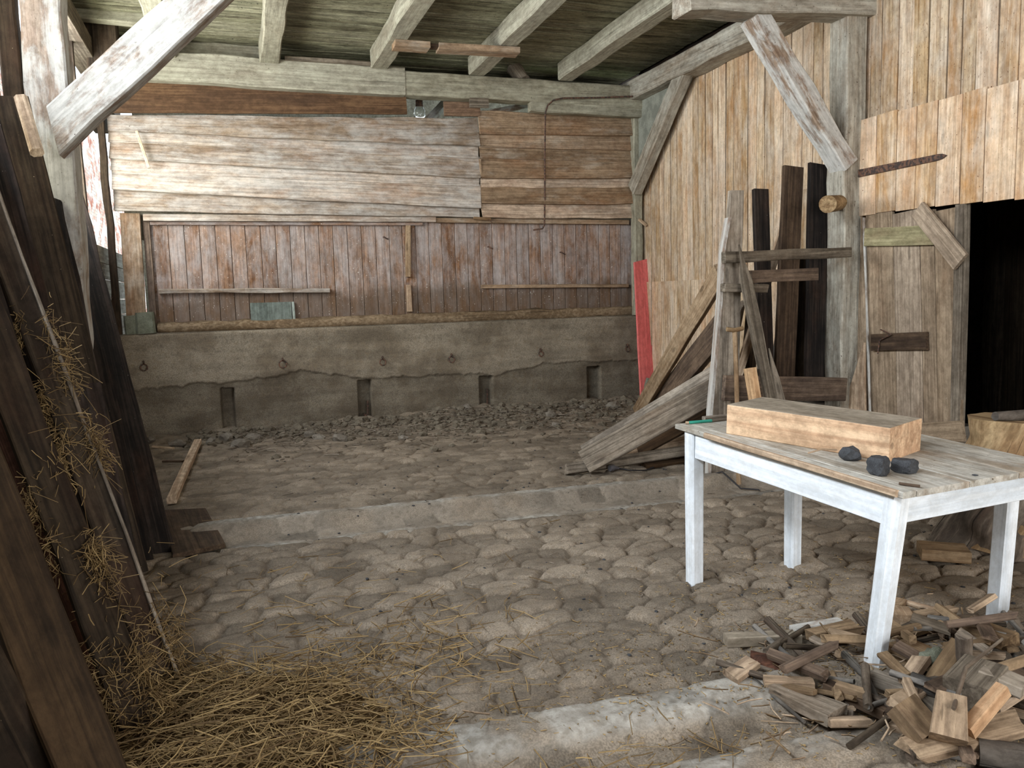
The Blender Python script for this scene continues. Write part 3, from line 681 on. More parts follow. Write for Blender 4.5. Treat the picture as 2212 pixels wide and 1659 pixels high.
# ================================================================== STALL FRAME AND LEANING TIMBER ON THE RIGHT
YF = 5.52
def fr(x, y, Y=YF): return at(x, y, 'Y', Y)
mb = MB(); 
pts = [(1532, 1592, 1040, .0), (1536, 1592, 890, 0), (1548, 1598, 760, 0), (1558, 1600, 640, 0), (1562, 1603, 548, 0), (1576, 1606, 470, 0), (1580, 1607, 411, 0)]
vs, gs = [], []
for (xl, xr, y, _) in pts:
    for X_, Y_ in ((xl, YF), (xr, YF), (xr, YF + .05), (xl, YF + .05)):
        p = at(X_, y, 'Y', YF); p = V(p.x, Y_, p.z); vs.append(p); gs.append((p.z, p.x, p.y))
fs = []
for i in range(len(pts) - 1):
    for k in range(4):
        A, B = i * 4 + k, i * 4 + (k + 1) % 4; fs.append((A, B, B + 4, A + 4))
fs += [(3, 2, 1, 0), tuple(len(pts) * 4 - 4 + k for k in range(4))]
mb.add(vs, fs, gs, .6)
vbo = mb.build('upright_board', M['grey']); T(vbo, 'tall grey upright board with a pale waney edge at the left end of the rails', 'board')
mb = MB()
vs, gs = [], []
for (xl, xr, y, _) in pts[:-1]:
    for dx in (-3, 3):
        p = at(xl + dx, y, 'Y', YF); vs += [V(p.x, YF - .006, p.z)]; gs.append((p.z, p.x, 0))
    p = at(xl - 3, y, 'Y', YF); vs += [V(p.x, YF + .05, p.z)]; gs.append((p.z, p.x, 1))
fs = []
for i in range(len(pts) - 2):
    for k in (0, 1, 2):
        A, B = i * 3 + k, i * 3 + (k + 1) % 3; fs.append((A, B, B + 3, A + 3))
mb.add(vs, fs, gs, .9)
w_ = mb.build('waney_edge', M['limew'], vbo); T(w_, 'pale waney edge')

def rail(name, p0, p1, Y0, Y1, w, t, mat, label, cat='rail', **kw):
    return board(name, at(*p0, 'Y', Y0), at(*p1, 'Y', Y1), w, t, (0, 0, 1), mat, label, cat, **kw)
rail('top_rail', (1563, 556), (1835, 545), 5.46, 5.68, .085, .05, 'grey', 'long grey rail spanning from the upright board to the post', ch=.006, jit=.004)
rail('short_rail', (1620, 598), (1763, 592), 5.50, 5.62, .10, .05, 'umber', 'short dark brown board hanging just below the long grey rail')
rail('short_rail', (1562, 621), (1655, 623), 5.46, 5.47, .065, .05, 'grey', 'short weathered stub nailed to the upright board under the long rail', jag=.01)
rail('kick_board', (1563, 838), (1825, 841), 5.48, 5.68, .20, .04, 'umber', 'wide dark kick board low between the upright board and the post', ch=.006)
# blackened boards behind the rails
def stand(p0, p1, Y0, Y1, w, mat, label, t=.045, **kw):
    return board('standing_board', at(*p0, 'Y', Y0), at(*p1, 'Y', Y1), w, t, (1, 0, 0), mat, label, 'board', **kw)
stand((1655, 850), (1642, 410), 5.95, 6.10, .145, 'char', 'black burnt-looking board standing behind the rails, shorter and leftmost of the dark ones', jag=.012)
stand((1692, 850), (1713, 361), 6.0, 6.15, .20, 'umber', 'tall dark brown board with a black top standing behind the rails, next to the tallest', jag=.008)
stand((1758, 850), (1767, 355), 5.9, 6.05, .19, 'char', 'tallest blackened board standing behind the rails beside the post', jag=.008)
stand((1783, 850), (1788, 362), 6.0, 6.1, .09, 'dark2', 'narrow brown board squeezed between the tallest black board and the post')
stand((1722, 850), (1733, 560), 6.2, 6.3, .14, 'dark', 'grey-brown board with a knot standing in the gap between two dark boards')
stand((1612, 850), (1634, 590), 6.3, 6.5, .13, 'dark2', 'low brown board behind the upright board and the pointed stake')
board('pale_lath', at(1668, 800, 'Y', 6.5), at(1722, 470, 'Y', 6.4), .05, .02, (1, 0, 0), 'limew', 'thin pale slat glimpsed between the dark standing boards', 'slat')
board('angled_lath', at(1588, 830, 'Y', 6.2), at(1700, 470, 'Y', 6.35), .08, .03, (1, 0, 0), 'pale', 'slanting pale lath behind the dark standing boards', 'lath')
# round peg through the post
mb = MB(); log(mb, [at(1812, 438, 'Y', 5.80), at(1788, 441, 'Y', 5.50)], [.066, .070], sides=16, jit=.02)
T(mb.build('wooden_peg', M['stumpw']), 'stout round log peg sticking out of the right post', 'peg')
# stakes, stick, tool
board('pointed_stake', at(1690, 1000, 'Y', 5.2), at(1597, 528, 'Y', 5.40), .09, .045, (1, 0, 0), 'grey', 'long pointed stake leaning against the rails, crossing the upright board', 'stake', point=.16, jit=.006, n=12)
board('pointed_stake', at(1718, 1010, 'Y', 5.2), at(1662, 752, 'Y', 5.38), .08, .045, (1, 0, 0), 'grey', 'short pointed stake beside the long one, leaning low on the kick board', 'stake', point=.35, jit=.006)
board('batten_offcut', at(1655, 1010, 'Y', 5.15), at(1620, 795, 'Y', 5.3), .08, .06, (1, 0, 0), 'fresh', 'short fresh orange batten with a white paint mark leaning on the kick board', 'batten')
t = empty('tool_handle', at(1594, 1040, 'Y', 5.25)); T(t, 'long wooden tool shaft with a T-shaped grip leaning on the upright board', 'tool')
tube('shaft', [at(1596, 1046, 'Y', 5.22), at(1590, 790, 'Y', 5.3), at(1587, 716, 'Y', 5.4)], .018, 'pale', parent=t, sides=10, jit=.05)
tube('grip', [at(1570, 711, 'Y', 5.4), at(1587, 713, 'Y', 5.39), at(1604, 709, 'Y', 5.4)], .018, 'stumpw', parent=t, sides=10, jit=.1)
# planks leaning from the far floor against the upright board
def lean(name, P0, P1, w, t, wd, mat, label, cat='plank', **kw):
    if wd == 'F':      # broad side turned to the room
        d = (V(P1) - V(P0)).normalized(); wd = d.cross(V(-.9, -1, .45)).normalized() * 1.0
    return board(name, P0, P1, w, t, wd, mat, label, cat, **kw)
lean('leaning_plank', (4.36, 8.5, .06), at(1556, 590, 'Y', 5.68), .17, .05, 'F', 'pale', 'upper long pale plank leaning steeply against the upright board from the far corner')
lean('leaning_plank', (4.40, 8.3, .05), at(1572, 690, 'Y', 5.72), .24, .05, 'F', 'umber', 'wide dark brown plank leaning just below the long pale one')
lean('leaning_plank', at(1262, 1000, 'Z', .10), at(1552, 838, 'Y', 5.75), .20, .05, (0, .4, 1), 'grey', 'broad weathered grey plank slanting up from the cobbles to the upright board')
lean('leaning_plank', at(1262, 978, 'Z', .08), at(1556, 800, 'Y', 5.95), .14, .04, (0, .5, 1), 'grey', 'grey plank lying slanted just behind the broad weathered one')
lean('leaning_plank', at(1330, 992, 'Z', .05), at(1552, 875, 'Y', 5.9), .16, .04, (0, .6, 1), 'dark2', 'shadowed brown plank under the broad weathered grey one')
lean('leaning_plank', at(1420, 962, 'Z', .05), at(1556, 900, 'Y', 5.85), .12, .04, (0, .6, 1), 'grey', 'narrow grey lath under the slanting stack beside the upright board')
lean('lying_plank', at(1222, 1014, 'Z', .05), at(1560, 962, 'Z', .13), .09, .06, (0, .4, 1), 'grey', 'lowest plank of the slanting stack with a broken brown end on the cobbles', jag=.015)
lean('lying_plank', at(1330, 985, 'Z', .10), at(1560, 940, 'Z', .20), .10, .04, (0, .6, 1), 'pale', 'pale plank lying just above the lowest plank of the slanting stack')
lean('lying_plank', at(1390, 1004, 'Z', .03), at(1540, 985, 'Z', .04), .12, .03, (0, 1, .2), 'dark2', 'thin brown lath at the foot of the slanting stack')
lean('leaning_plank', (4.75, 8.6, .05), at(1545, 745, 'Y', 6.4), .14, .04, 'F', 'pale', 'tan plank behind the dark brown one, seen through the slanting stack')
lean('leaning_plank', (4.9, 7.6, .05), at(1600, 660, 'Y', 6.3), .12, .04, (.6, 0, 1), 'grey', 'grey plank mostly hidden behind the tall upright board')

# ================================================================== DOORS
# upper leaf of the stable door with a strap hinge
D1 = empty('door_1', (5.1, 5.85, 2.05)); st(D1)
mb = MB(); yk = 5.86; 
ws = [.29, .22, .20, .20, .22, .20, .25, .24, .2, .22, .24, .2, .22]
for w in ws:
    y1 = yk - w; ym = (yk + y1) / 2
    f = (5.86 - ym) / 1.66
    plank(mb, (5.085, ym, 2.085 - .04 * f + random.uniform(-.01, .01)), (5.085, ym, 2.875 - .04 * f + random.uniform(-.008, .008)), w - .007, .028, (0, 1, 0), n=6, ch=.003)
    yk = y1
mb.build('leaf', M['right2'], D1)
t = empty('strap_hinge', (5.05, 5.8, 2.42)); T(t, 'long rusty strap hinge across the upper door leaf', 'hinge')
h0, h1 = at(1848, 376, 'X', 5.062), at(2045, 336, 'X', 5.062)
board('strap', h0, h1, .055, .01, (0, 0, 1), 'iron', parent=t, point=.05, taper=(1.15, .85), jit=.001, n=24)
tube('pintle', [h0 + V(-.02, .05, -.05), h0 + V(-.02, .05, .06)], .022, 'iron', parent=t)
for k in (.15, .45, .75):
    p = h0.lerp(h1, k); tube('nail', [p + V(.0, 0, 0), p + V(-.014, 0, 0)], .011, 'iron', parent=t)
tube('hasp', [h0 + V(-.02, .09, -.10), h0 + V(-.03, .11, -.22), h0 + V(-.02, .12, -.33)], .018, 'iron', parent=t)
# plank door standing below it
D2 = empty('door_2', (5.05, 5.2, .3)); st(D2)
e = lambda x, y, X=5.10: at(x, y, 'X', X)
def dplank(xl0, xr0, xl1, xr1, ytop0, ybot, mb):
    A, B = e((xl1 + xr1) / 2, ybot), e((xl0 + xr0) / 2, ytop0)
    w = abs(e(xl0, ytop0).y - e(xr0, ytop0).y)
    plank(mb, A, B, w - .008, .03, (0, 1, 0), n=8, ch=.003)
mb = MB()
for a_ in ((1872, 1930, 1886, 1940, 460, 935), (1930, 1988, 1941, 1998, 457, 935), (1988, 2020, 1998, 2030, 455, 938), (2020, 2072, 2031, 2076, 452, 940)):
    dplank(*a_, mb)
mb.build('boards', M['door'], D2)
def ebat(name, p0, p1, w, mat, X=5.06, t=.03, parent=D2, **kw): return board(name, e(*p0, X), e(*p1, X), w, t, (0, 0, 1), mat, parent=parent, **kw)
T(ebat('cross_batten', (1870, 513), (2022, 507), .15, 'green'), 'greenish cross batten')
T(ebat('cross_batten', (1884, 740), (2003, 736), .14, 'umber'), 'short brown cross batten')
ebat('cross_batten', (1995, 935), (2082, 931), .16, 'door')
board('diagonal_board', e(1983, 452, 5.03), e(2076, 566, 5.03), .15, .03, (0, 1, 1), 'door', parent=D2)
T(tube('latch_wire', [e(1902, 712, 5.03), e(1925, 722, 5.02), e(1900, 735, 5.03), e(1896, 764, 5.03)], .006, 'iron', parent=D2), None)
t = board('door_edge_board', e(1851, 470, 5.10), e(1872, 900, 5.10), .13, .03, (0, 1, 0), 'door', 'narrow grey-brown plank standing between the post and the plank door', 'plank')
board('door_edge_strip', e(1866, 470, 5.06), e(1880, 905, 5.06), .016, .02, (0, 1, 0), 'limew', 'thin white strip at the hinge edge of the plank door', 'strip')
mb = MB(); tri = [e(1866, 740, 5.02), e(1868, 900, 5.0), e(1815, 900, 5.0)]
vs = [p for p in tri] + [p + V(.02, 0, 0) for p in tri]
mb.add(vs, [(0, 1, 2), (5, 4, 3), (0, 3, 4, 1), (1, 4, 5, 2), (2, 5, 3, 0)], [(v.z, v.y, v.x) for v in vs], .8)
T(mb.build('triangular_offcut', M['pale']), 'pale yellow triangular board offcut leaning between the post and the door', 'board')
board('door_jamb', (5.10, 4.70, .2), (5.10, 4.72, 2.06), .07, .08, (0, 1, 0), 'grey', 'dark grey jamb at the edge of the dark doorway', 'jamb')

# ================================================================== STUMP WITH BRANCH
t = empty('chopping_stump', (4.05, 3.3, 0)); T(t, 'barkless yellowish tree stump at the right picture edge', 'stump')
sb = (at(2180, 1192, 'Z', 0)); sx, sy = 4.08, 3.42
tp = at(2185, 925, 'Y', sy)
mb = MB(); log(mb, [(sx, sy, 0), (sx + .02, sy, .25), (sx + .04, sy, .5), (sx + .05, sy, .72)], [.31, .27, .26, .235], sides=36, jit=.14, rings=8); mb.build('trunk', M['stumpw'], t)
mb = MB(); log(mb, [(sx, sy, -.02), (sx + .01, sy, .30), (sx + .02, sy, .42)], [.325, .29, .27], sides=36, jit=.25, rings=8); T(mb.build('bark', M['bark'], t), 'dark bark around the foot')
mb = MB(); log(mb, [(sx - .16, sy - .05, .755), (sx + .1, sy - .08, .75), (sx + .5, sy - .14, .74)], [.026, .034, .04], sides=12, jit=.12)
T(mb.build('branch', M['barkg']), 'grey branch lying across the top of the stump', 'branch')

# ================================================================== TABLE
tb = empty('white_table', (2.45, 3.05, 0)); T(tb, 'white painted wooden table with four square legs and a worn dusty top', 'table')
N = at(1950, 1064, 'Z', .755); FL = at(1458, 916, 'Z', .815)
ex = (FL - N).normalized(); ey = V(ex.y, -ex.x, 0); ey = (ey - ex * ex.dot(ey)).normalized(); ez = ey.cross(ex)
if ez.z < 0: ez = -ez
TL, TW = (FL - N).length, .90
def tt(a, b, c=0): return N + ex * a + ey * b + ez * c      # along the table, across it, above its top
mb = MB(); wds = [.07, .28, .28, .27]; b0 = 0
for i, w in enumerate(wds):
    plank(mb, tt(0, b0 + w / 2, -.0125), tt(TL, b0 + w / 2, -.0125), w - .0025, .025, ey, n=10, ch=.003, jit=.0012, vary=(.5, .6, .45, .55)[i])
    b0 += w
mb.build('tabletop', M['wtop'], tb)
mb = MB(); plank(mb, tt(.02, -.003, -.010), tt(TL * .82, -.003, -.010), (.022), .026, ey, n=14, ch=.004, jit=.003)
T(mb.build('bare_edge', M['pale'], tb), 'worn bare wood edge strip')
ft = [at(1890, 1467, 'Z', .0), at(1497, 1265, 'Z', 0), at(1711, 1228, 'Z', 0), at(2158, 1352, 'Z', 0)]
for p in ft: p.z = floor_z(p.x, p.y) - .006
z_ = .66
tp_ = [tt(.035, .022, -.03), ft[1] + V(0, 0, .7), ft[2] + V(0, 0, .7), ft[3] + V(.015, -.02, .7)]
for i, (f_, u_) in enumerate(zip(ft, tp_)):
    sx_ = .080 if i == 0 else .075
    d = (u_ - f_); 
    u_ = f_ + d * ((tt(0, .4).z + (u_ - N).dot(ex) * ex.z - .027 - f_.z) / d.z)
    off = ex * sx_ / 2 + ey * sx_ / 2
    board('leg', f_ + off, u_ + off, sx_, sx_, ey, 'white', parent=tb, ch=.008 if i else .018, jit=.001, taper=(.92, 1))
# aprons between the leg tops
def ap(a0, b0, a1, b1, w=.12):
    mb = MB(); plank(mb, tt(a0, b0, -.026 - w / 2), tt(a1, b1, -.026 - w / 2), w, .022, ez, n=8, ch=.002, jit=.0008); return mb.build('apron', M['white'], tb)
ap(.07, .035, TL - .14, .035, .125); ap(.12, TW - .10, TL - .14, TW - .10); ap(.075, .06, .075, TW - .08, .12); ap(TL - .14, .06, TL - .14, TW - .10)

# timber block on the table
A0 = tt(.371, .325); 
def onp(x, y, c=0):
    d = CR * (x - 1106) - CU * (y - 829.5) + CF * FPX; o = V(0, 0, CAMH); k = (ez.dot(N + ez * c - o)) / ez.dot(d); return o + d * k
q0, q1, q2 = onp(1569, 937), onp(1919, 999), onp(1998, 975)
u1 = (q0 - q1).normalized(); Lb = (q0 - q1).length; u2 = (q2 - q1); u2 = (u2 - u1 * u2.dot(u1)); Wb = u2.length; u2.normalize()
hb = .142
cb = (q0 + q1) / 2 + u2 * Wb / 2 + ez * hb / 2
bl = empty('timber_block', cb - ez * hb / 2); T(bl, 'thick sawn timber beam lying on the white table', 'beam')
mb = MB(); plank(mb, cb - u1 * Lb / 2, cb + u1 * Lb / 2, Wb, hb, u2, n=10, ch=.004, jit=.001, vary=.6); mb.build('beam_body', M['fresh'], bl)
mb = MB(); plank(mb, cb - u1 * (Lb / 2 - .003) + ez * (hb / 2), cb + u1 * (Lb / 2 - .003) + ez * (hb / 2), Wb - .006, .004, u2, n=10, ch=.001, jit=.0, vary=.6); T(mb.build('dusty_top', M['freshdust'], bl), 'dusty grey upper face')
# three dark stones
mb = MB(); c = onp(1833, 994); rock(mb, c + ez * .028, .042, (1.15, .8, .72), .55, sub=2, facet=True); T(mb.build('dark_stone', M['basalt']), 'irregular dark stone leaning against the sawn beam on the table', 'stone')
mb = MB(); c = onp(1897, 1025); rock(mb, c + ez * .036, .033, (1, 1, 1.12), .10, sub=3, cube=.85, facet=True); T(mb.build('dark_stone', M['basalt']), 'tall dark cube-shaped stone in the middle of the three on the table', 'stone')
mb = MB(); c = onp(1952, 1020); rock(mb, c + ez * .027, .036, (1.12, .95, .76), .12, sub=3, cube=.85, facet=True); T(mb.build('dark_stone', M['basalt']), 'squat dark cube-shaped stone nearest the right end of the table', 'stone')
# green pencil and stick
pc = empty('carpenter_pencil', onp(1482, 914)); T(pc, 'carpenter pencil with a teal sleeve at the far left table corner', 'pencil')
g0, g1, g2, g3 = [onp(x, y, .008) for x, y in ((1481, 913), (1488, 913), (1537, 909), (1572, 905))]
tube('tip', [g0, g1], .007, 'pale', parent=pc); tube('teal_sleeve', [g1, g2], .008, 'teal', parent=pc); tube('pencil_end', [g2, g3], .007, 'grey', parent=pc)
mb = MB(); plank(mb, onp(1520, 904, .012), onp(1580, 898, .012), .03, .02, ey); T(mb.build('lath_offcut', M['grey']), 'small grey lath offcut behind the pencil on the table', 'offcut')
mb = MB(); plank(mb, onp(1745, 979, .01), onp(1808, 972, .03), .006, .004, ez, bow=(.01, 0)); T(mb.build('wood_sliver', M['pale']), 'thin pale wood sliver under the irregular stone on the table', 'sliver')
mb = MB(); plank(mb, onp(1942, 1044, .006), onp(1987, 1050, .006), .016, .008, ey, jit=.002); T(mb.build('wood_sliver', M['umber']), 'small dark sliver at the near right corner of the table top', 'sliver')
mb = MB(); rock(mb, onp(2106, 1026, .004), .008, (1.6, .7, .5), .3, sub=1); T(mb.build('stone_crumb', M['basalt']), 'tiny dark crumb near the right edge of the table top', 'crumb')

# ================================================================== CABLE WITH PLUG
t = empty('power_cable', at(1325, 1022, 'Z', .03)); T(t, 'dark cable with a grey plug lying on the floor under the stacked planks', 'cable')
pp = [(1336, 1020), (1360, 1023), (1395, 1017), (1430, 1008), (1475, 1002), (1520, 1035), (1560, 1042), (1600, 1052), (1640, 1054)]
pts = [at(x, y, 'Z', 0) for x, y in pp]
for p in pts: p.z = floor_z(p.x, p.y) + .018
tube('cord', pts, .006, 'black', parent=t)
p0 = pts[0]; mb = MB(); log(mb, [p0 + V(-.09, -.02, .012), p0 + V(-.05, -.01, .012), p0 + V(-.04, -.01, .01), p0], [.026, .028, .018, .012], sides=12, jit=0); mb.build('plug', M['plug'], t)
# short boards lying left
def lie(name, p0, p1, w, t, mat, label, cat, z0=None, z1=None, wd=None, **kw):
    P0, P1 = at(*p0, 'Z', 0), at(*p1, 'Z', 0)
    P0.z = floor_z(P0.x, P0.y) + t / 2 + .012 if z0 is None else z0; P1.z = floor_z(P1.x, P1.y) + t / 2 + .012 if z1 is None else z1
    d = P1 - P0; return board(name, P0, P1, w, t, wd or (-d.y, d.x, 0), mat, label, cat, **kw)
lie('loose_batten', (371, 1088), (428, 962), .07, .05, 'pale', 'pale batten lying on the cobbles at the left, pointing at the rear wall', 'batten')
lie('floor_board', (395, 1110), (432, 1196), .30, .03, 'dark2', 'short wide board lying flat at the foot of the leaning boards', 'board', skew=(.4, -.2))
lie('loose_lath', (330, 968), (375, 970), .03, .02, 'pale', 'thin lath lying on the floor near the far left corner', 'lath')
lie('loose_lath', (352, 1000), (398, 1002), .03, .02, 'dark2', 'thin brown lath lying just left of the pale batten', 'lath')
lie('wood_offcut', (1985, 1208), (2090, 1215), .18, .06, 'pale', 'flat dusty board offcut lying on the floor behind the table', 'offcut')

# ================================================================== BOARDS LEANING AT THE LEFT
LBS = []
def lb(p0, p1, w, t, mat, label, X1=-1.22, wd=(1, .3, 0), xe=-1.24, **kw):
    """p0 foot on the floor (photo pixel); p1 a second photo pixel of the centre line, met at X1; runs on to the wall at xe"""
    P0 = at(*p0, 'Z', 0); P0.z = -.01
    P1 = at(*p1, 'X', X1); P1 = P0 + (P1 - P0) * ((xe - P0.x) / (P1.x - P0.x))
    LBS.append((P0, P1, w))
    return board('leaning_board', P0, P1, w, t, wd, mat, label, 'board', group='boards leaning at the left', ch=.006, jit=.006, **kw)
lb((343, 1196), (152, 423), .19, .05, 'char', 'wide black board leaning at the left, nearest the rear wall')
lb((312, 1216), (128, 450), .10, .05, 'char', 'slim black board leaning just left of the wide black one')
lb((268, 1300), (75, 330), .20, .04, 'char', 'black board in the gap behind the straw-covered board', X1=-1.18)
lb((360, 1480), (5, 520), .12, .05, 'dark', 'long grey-brown board with a pale edge leaning at the left, straw at its foot', X1=-.98)
mb = MB(); A_, B_, w_b = LBS[3]; o3 = [o for o in COL.objects if o.name.startswith('leaning_board')][-1]
plank(mb, A_ + V(.058, -.022, .0), A_.lerp(B_, .97) + V(.058, -.022, 0), .014, .035, (1, .3, 0), jit=.003); T(mb.build('waney_edge', M['grey'], o3), 'pale waney edge')
lb((318, 1600), (-20, 720), .13, .06, 'dark', 'thick grey board leaning at the left with straw caught on its side', X1=-.88, wd=(1, .35, 0))
lb((268, 1540), (0, 880), .09, .05, 'redd', 'narrow reddish board leaning between two wide ones', X1=-.90, wd=(1, .4, 0), xe=-1.2)
lb((250, 1790), (-60, 1020), .17, .05, 'dark2', 'wide brown board leaning closest to the camera but one', X1=-.75, wd=(1, .5, 0), xe=-1.1)
lb((100, 1740), (-130, 1300), .15, .05, 'dark', 'pale dusty board cut off by the lower left picture corner', X1=-.75, wd=(1, .6, 0), xe=-1.1)
lb((285, 1240), (35, 250), .17, .05, 'dark', 'dark grey board leaning behind, reaching up beside the white post', X1=-1.15, xe=-1.17)
lb((250, 1400), (0, 430), .18, .05, 'char', 'black board deep in the stack behind the grey-brown one', X1=-1.05)
lb((200, 1520), (-40, 700), .2, .05, 'char', 'black board deep in the stack behind the thick grey one', X1=-.98)
lb((120, 1640), (-100, 1000), .2, .05, 'char', 'black board deep in the stack behind the wide brown one', X1=-.9)
board('round_stick', at(80, 330, 'X', -.98), at(45, 212, 'X', -1.12), .07, .05, (1, 0, 0), 'pale', 'short pale stick end poking up in front of the white post', 'stick', ch=.02)
# ================================================================== STRAW, RUBBLE, SAWDUST
def strands(name, P, D, L, R, vary, mat, label, bend=.12, origin=(0, 0, 0)):
    """many thin three-sided stalks in one mesh: P start, D unit direction, L length, R radius"""
    n = len(P); D = D / np.linalg.norm(D, axis=1, keepdims=True)
    up = np.tile([0., 0., 1.], (n, 1)); S = np.cross(D, up); S /= np.linalg.norm(S, axis=1, keepdims=True) + 1e-9; U = np.cross(S, D)
    bd = RNG.normal(0, bend, (n, 1)); pts = []
    for u in (0, .5, 1):
        c = P + D * (L * u)[:, None] + (S * bd + U * np.abs(bd) * .2) * (L * (u * (1 - u)) * 2)[:, None]
        for a in (0, 2.094, 4.189):
            pts.append(c + (S * math.cos(a) + U * math.sin(a)) * R[:, None])
    co = np.stack(pts, 1).reshape(-1, 3); b = np.arange(n)[:, None] * 9; q = []
    for s in (0, 3):
        for k in range(3): q.append(np.concatenate([b + s + k, b + s + (k + 1) % 3, b + s + 3 + (k + 1) % 3, b + s + 3 + k], 1))
    q = np.concatenate(q).astype(np.int32)
    me = bpy.data.meshes.new(name); me.vertices.add(len(co)); me.vertices.foreach_set('co', co.astype(np.float32).ravel())
    me.loops.add(q.size); me.loops.foreach_set('vertex_index', q.ravel()); me.polygons.add(len(q)); me.polygons.foreach_set('loop_start', np.arange(0, q.size, 4, dtype=np.int32))
    me.update(calc_edges=True)
    for k, v in (('vary', np.repeat(vary, 9)),):
        at_ = me.attributes.new(k, 'FLOAT', 'POINT'); at_.data.foreach_set('value', v.astype(np.float32))
    g = me.attributes.new('gc', 'FLOAT_VECTOR', 'POINT'); g.data.foreach_set('vector', co.astype(np.float32).ravel())
    me.materials.append(M[mat]); o = bpy.data.objects.new(name, me); COL.objects.link(o)
    return T(o, label, name.replace('_', ' '), kind='stuff')

def fz(x, y): return floor_fields(x[:, None], y[:, None])[0][:, 0]
def spread(n, cx, cy, sx, sy, ang=0):
    a, b = RNG.normal(0, sx, n), RNG.normal(0, sy, n); c, s = math.cos(ang), math.sin(ang)
    return cx + a * c - b * s, cy + a * s + b * c
# straw litter: a thick mat at the foot of the boards thinning out over the cobbles
x1, y1 = RNG.uniform(-1.0, .75, 9000), RNG.uniform(2.2, 3.5, 9000)
dn = 1 - np.clip((x1 + .2) / .85, 0, 1) ** 1.6 - np.clip((y1 - 3.05 + .25 * x1) / .5, 0, 1) + .25 * (fbm(x1, y1, .25, 5))
k = RNG.uniform(0, 1, 9000) < dn; x1, y1 = x1[k], y1[k]
x2, y2 = spread(620, .35, 3.2, .35, .28); x3, y3 = spread(130, .3, 3.9, .6, .5); x4, y4 = spread(60, 1.1, 2.2, .25, .1)
x = np.concatenate([x1, x2, x3, x4]); y = np.concatenate([y1, y2, y3, y4])
kk = y > 1.9; x, y = x[kk], y[kk]; n = len(x)
th = np.clip(1 - np.clip((x + .1) / .8, 0, 1) - np.clip((y - 3.0) / .5, 0, 1), 0, 1)
zt = fz(x, y) + .008 + RNG.uniform(0, 1, n) ** 1.5 * (.02 + .075 * th)
ang = RNG.normal(-.1, 1.6, n); D = np.stack([np.cos(ang), np.sin(ang), RNG.normal(0, .10, n)], 1)
L = RNG.gamma(4, .024, n) + .02
strands('straw_litter', np.stack([x, y, zt], 1) - D * (L / 2)[:, None], D, L, RNG.uniform(.0012, .0028, n), RNG.beta(1.6, 1.8, n), 'straw', 'golden straw strewn over the cobbles at the foot of the leaning boards')
# straw mat underneath so that no stone shows through
X_, Y_ = np.meshgrid(np.linspace(-1.2, .62, 110), np.linspace(2.0, 3.45, 90))
hgt = np.clip(1 - np.clip((X_ + .15) / .65, 0, 1) ** 2 - np.clip((Y_ - 2.95 + .2 * X_) / .45, 0, 1) ** 1.5, -.2, 1)
Zm = floor_fields(X_, Y_)[0] * .6 + hgt * .05 - .012 + .02 * fbm(X_, Y_, .06, 3)
o = grid_object('chaff_bed', X_, Y_, Zm, earth('chaff', lin(72, 54, 30), lin(112, 86, 48), lin(134, 108, 66), 12, 1.0), {'vary': X_ * 0 + .3}); T(o, 'brown chaff bed under the loose straw at the lower left', 'chaff', kind='stuff')
# straw caught between the boards
P, Dd = [], []
def clump(cx, cy, cz, r, n, sz=1.0, dz=-.5):
    for _ in range(n):
        P.append((cx + RNG.normal(0, r), cy + RNG.normal(0, r), cz + RNG.normal(0, r * sz))); Dd.append((RNG.normal(0, .8), RNG.normal(0, .8), RNG.normal(dz, .7)))
for (bi, t0, t1, n, r) in ((3, .3, .55, 420, .03), (3, 0, .12, 200, .05), (4, .05, .5, 300, .03), (5, .15, .5, 260, .03), (4, .0, .12, 260, .05)):
    A, B, w = LBS[bi]
    for _ in range(11):
        u = random.uniform(t0, t1); c = A.lerp(B, u); sd = random.choice((1, 1, -1)) * w * .5
        clump(c.x + sd, c.y - .02, c.z, r * random.uniform(.4, .9), n // 4, 3.0)
P, Dd = np.array(P), np.array(Dd); n = len(P); L = RNG.gamma(3, .015, n) + .01
strands('caught_straw', P, Dd, L, RNG.uniform(.0011, .0022, n), RNG.beta(1.5, 2.2, n), 'straw', 'tufts of straw caught between the leaning boards', .2)
# wood chips and sawdust under and around the table, twigs on the rubble bank
x, y = spread(1500, 2.2, 2.5, .45, .35); x2, y2 = spread(700, 1.4, 2.7, .4, .35); x3, y3 = spread(500, 2.6, 3.3, .5, .3)
x = np.concatenate([x, x2, x3]); y = np.concatenate([y, y2, y3]); k = y > 1.7; x, y = x[k], y[k]; n = len(x)
a_ = RNG.uniform(0, 6.28, n); D = np.stack([np.cos(a_), np.sin(a_), RNG.normal(0, .15, n)], 1); L = RNG.gamma(1.6, .006, n) + .004
strands('wood_chips', np.stack([x, y, fz(x, y) + .004], 1), D, L, RNG.uniform(.001, .0026, n), RNG.beta(2.2, 1.2, n), 'straw', 'light wood chips and sawdust scattered under and around the table')
x, y = spread(200, 2.35, 2.35, .45, .28); k = y > 1.7; x, y = x[k], y[k]; n = len(x)
a_ = RNG.uniform(0, 6.28, n); D = np.stack([np.cos(a_), np.sin(a_), RNG.normal(0, .12, n)], 1)
strands('splinters', np.stack([x, y, fz(x, y) + .01 + .04 * RNG.random(n)], 1), D, RNG.gamma(3, .028, n) + .02, RNG.uniform(.002, .0045, n), RNG.random(n), 'split', 'thin splinters and twigs strewn through the firewood heap')
x = RNG.uniform(-.2, 4.6, 1500); y = 9.8 - RNG.gamma(2.2, .35, 1500); k = y > 7.6; x, y = x[k], y[k]; n = len(x)
a_ = RNG.normal(0, 1.0, n); D = np.stack([np.cos(a_), np.sin(a_), RNG.normal(0, .12, n)], 1); L = RNG.gamma(2.5, .03, n) + .02
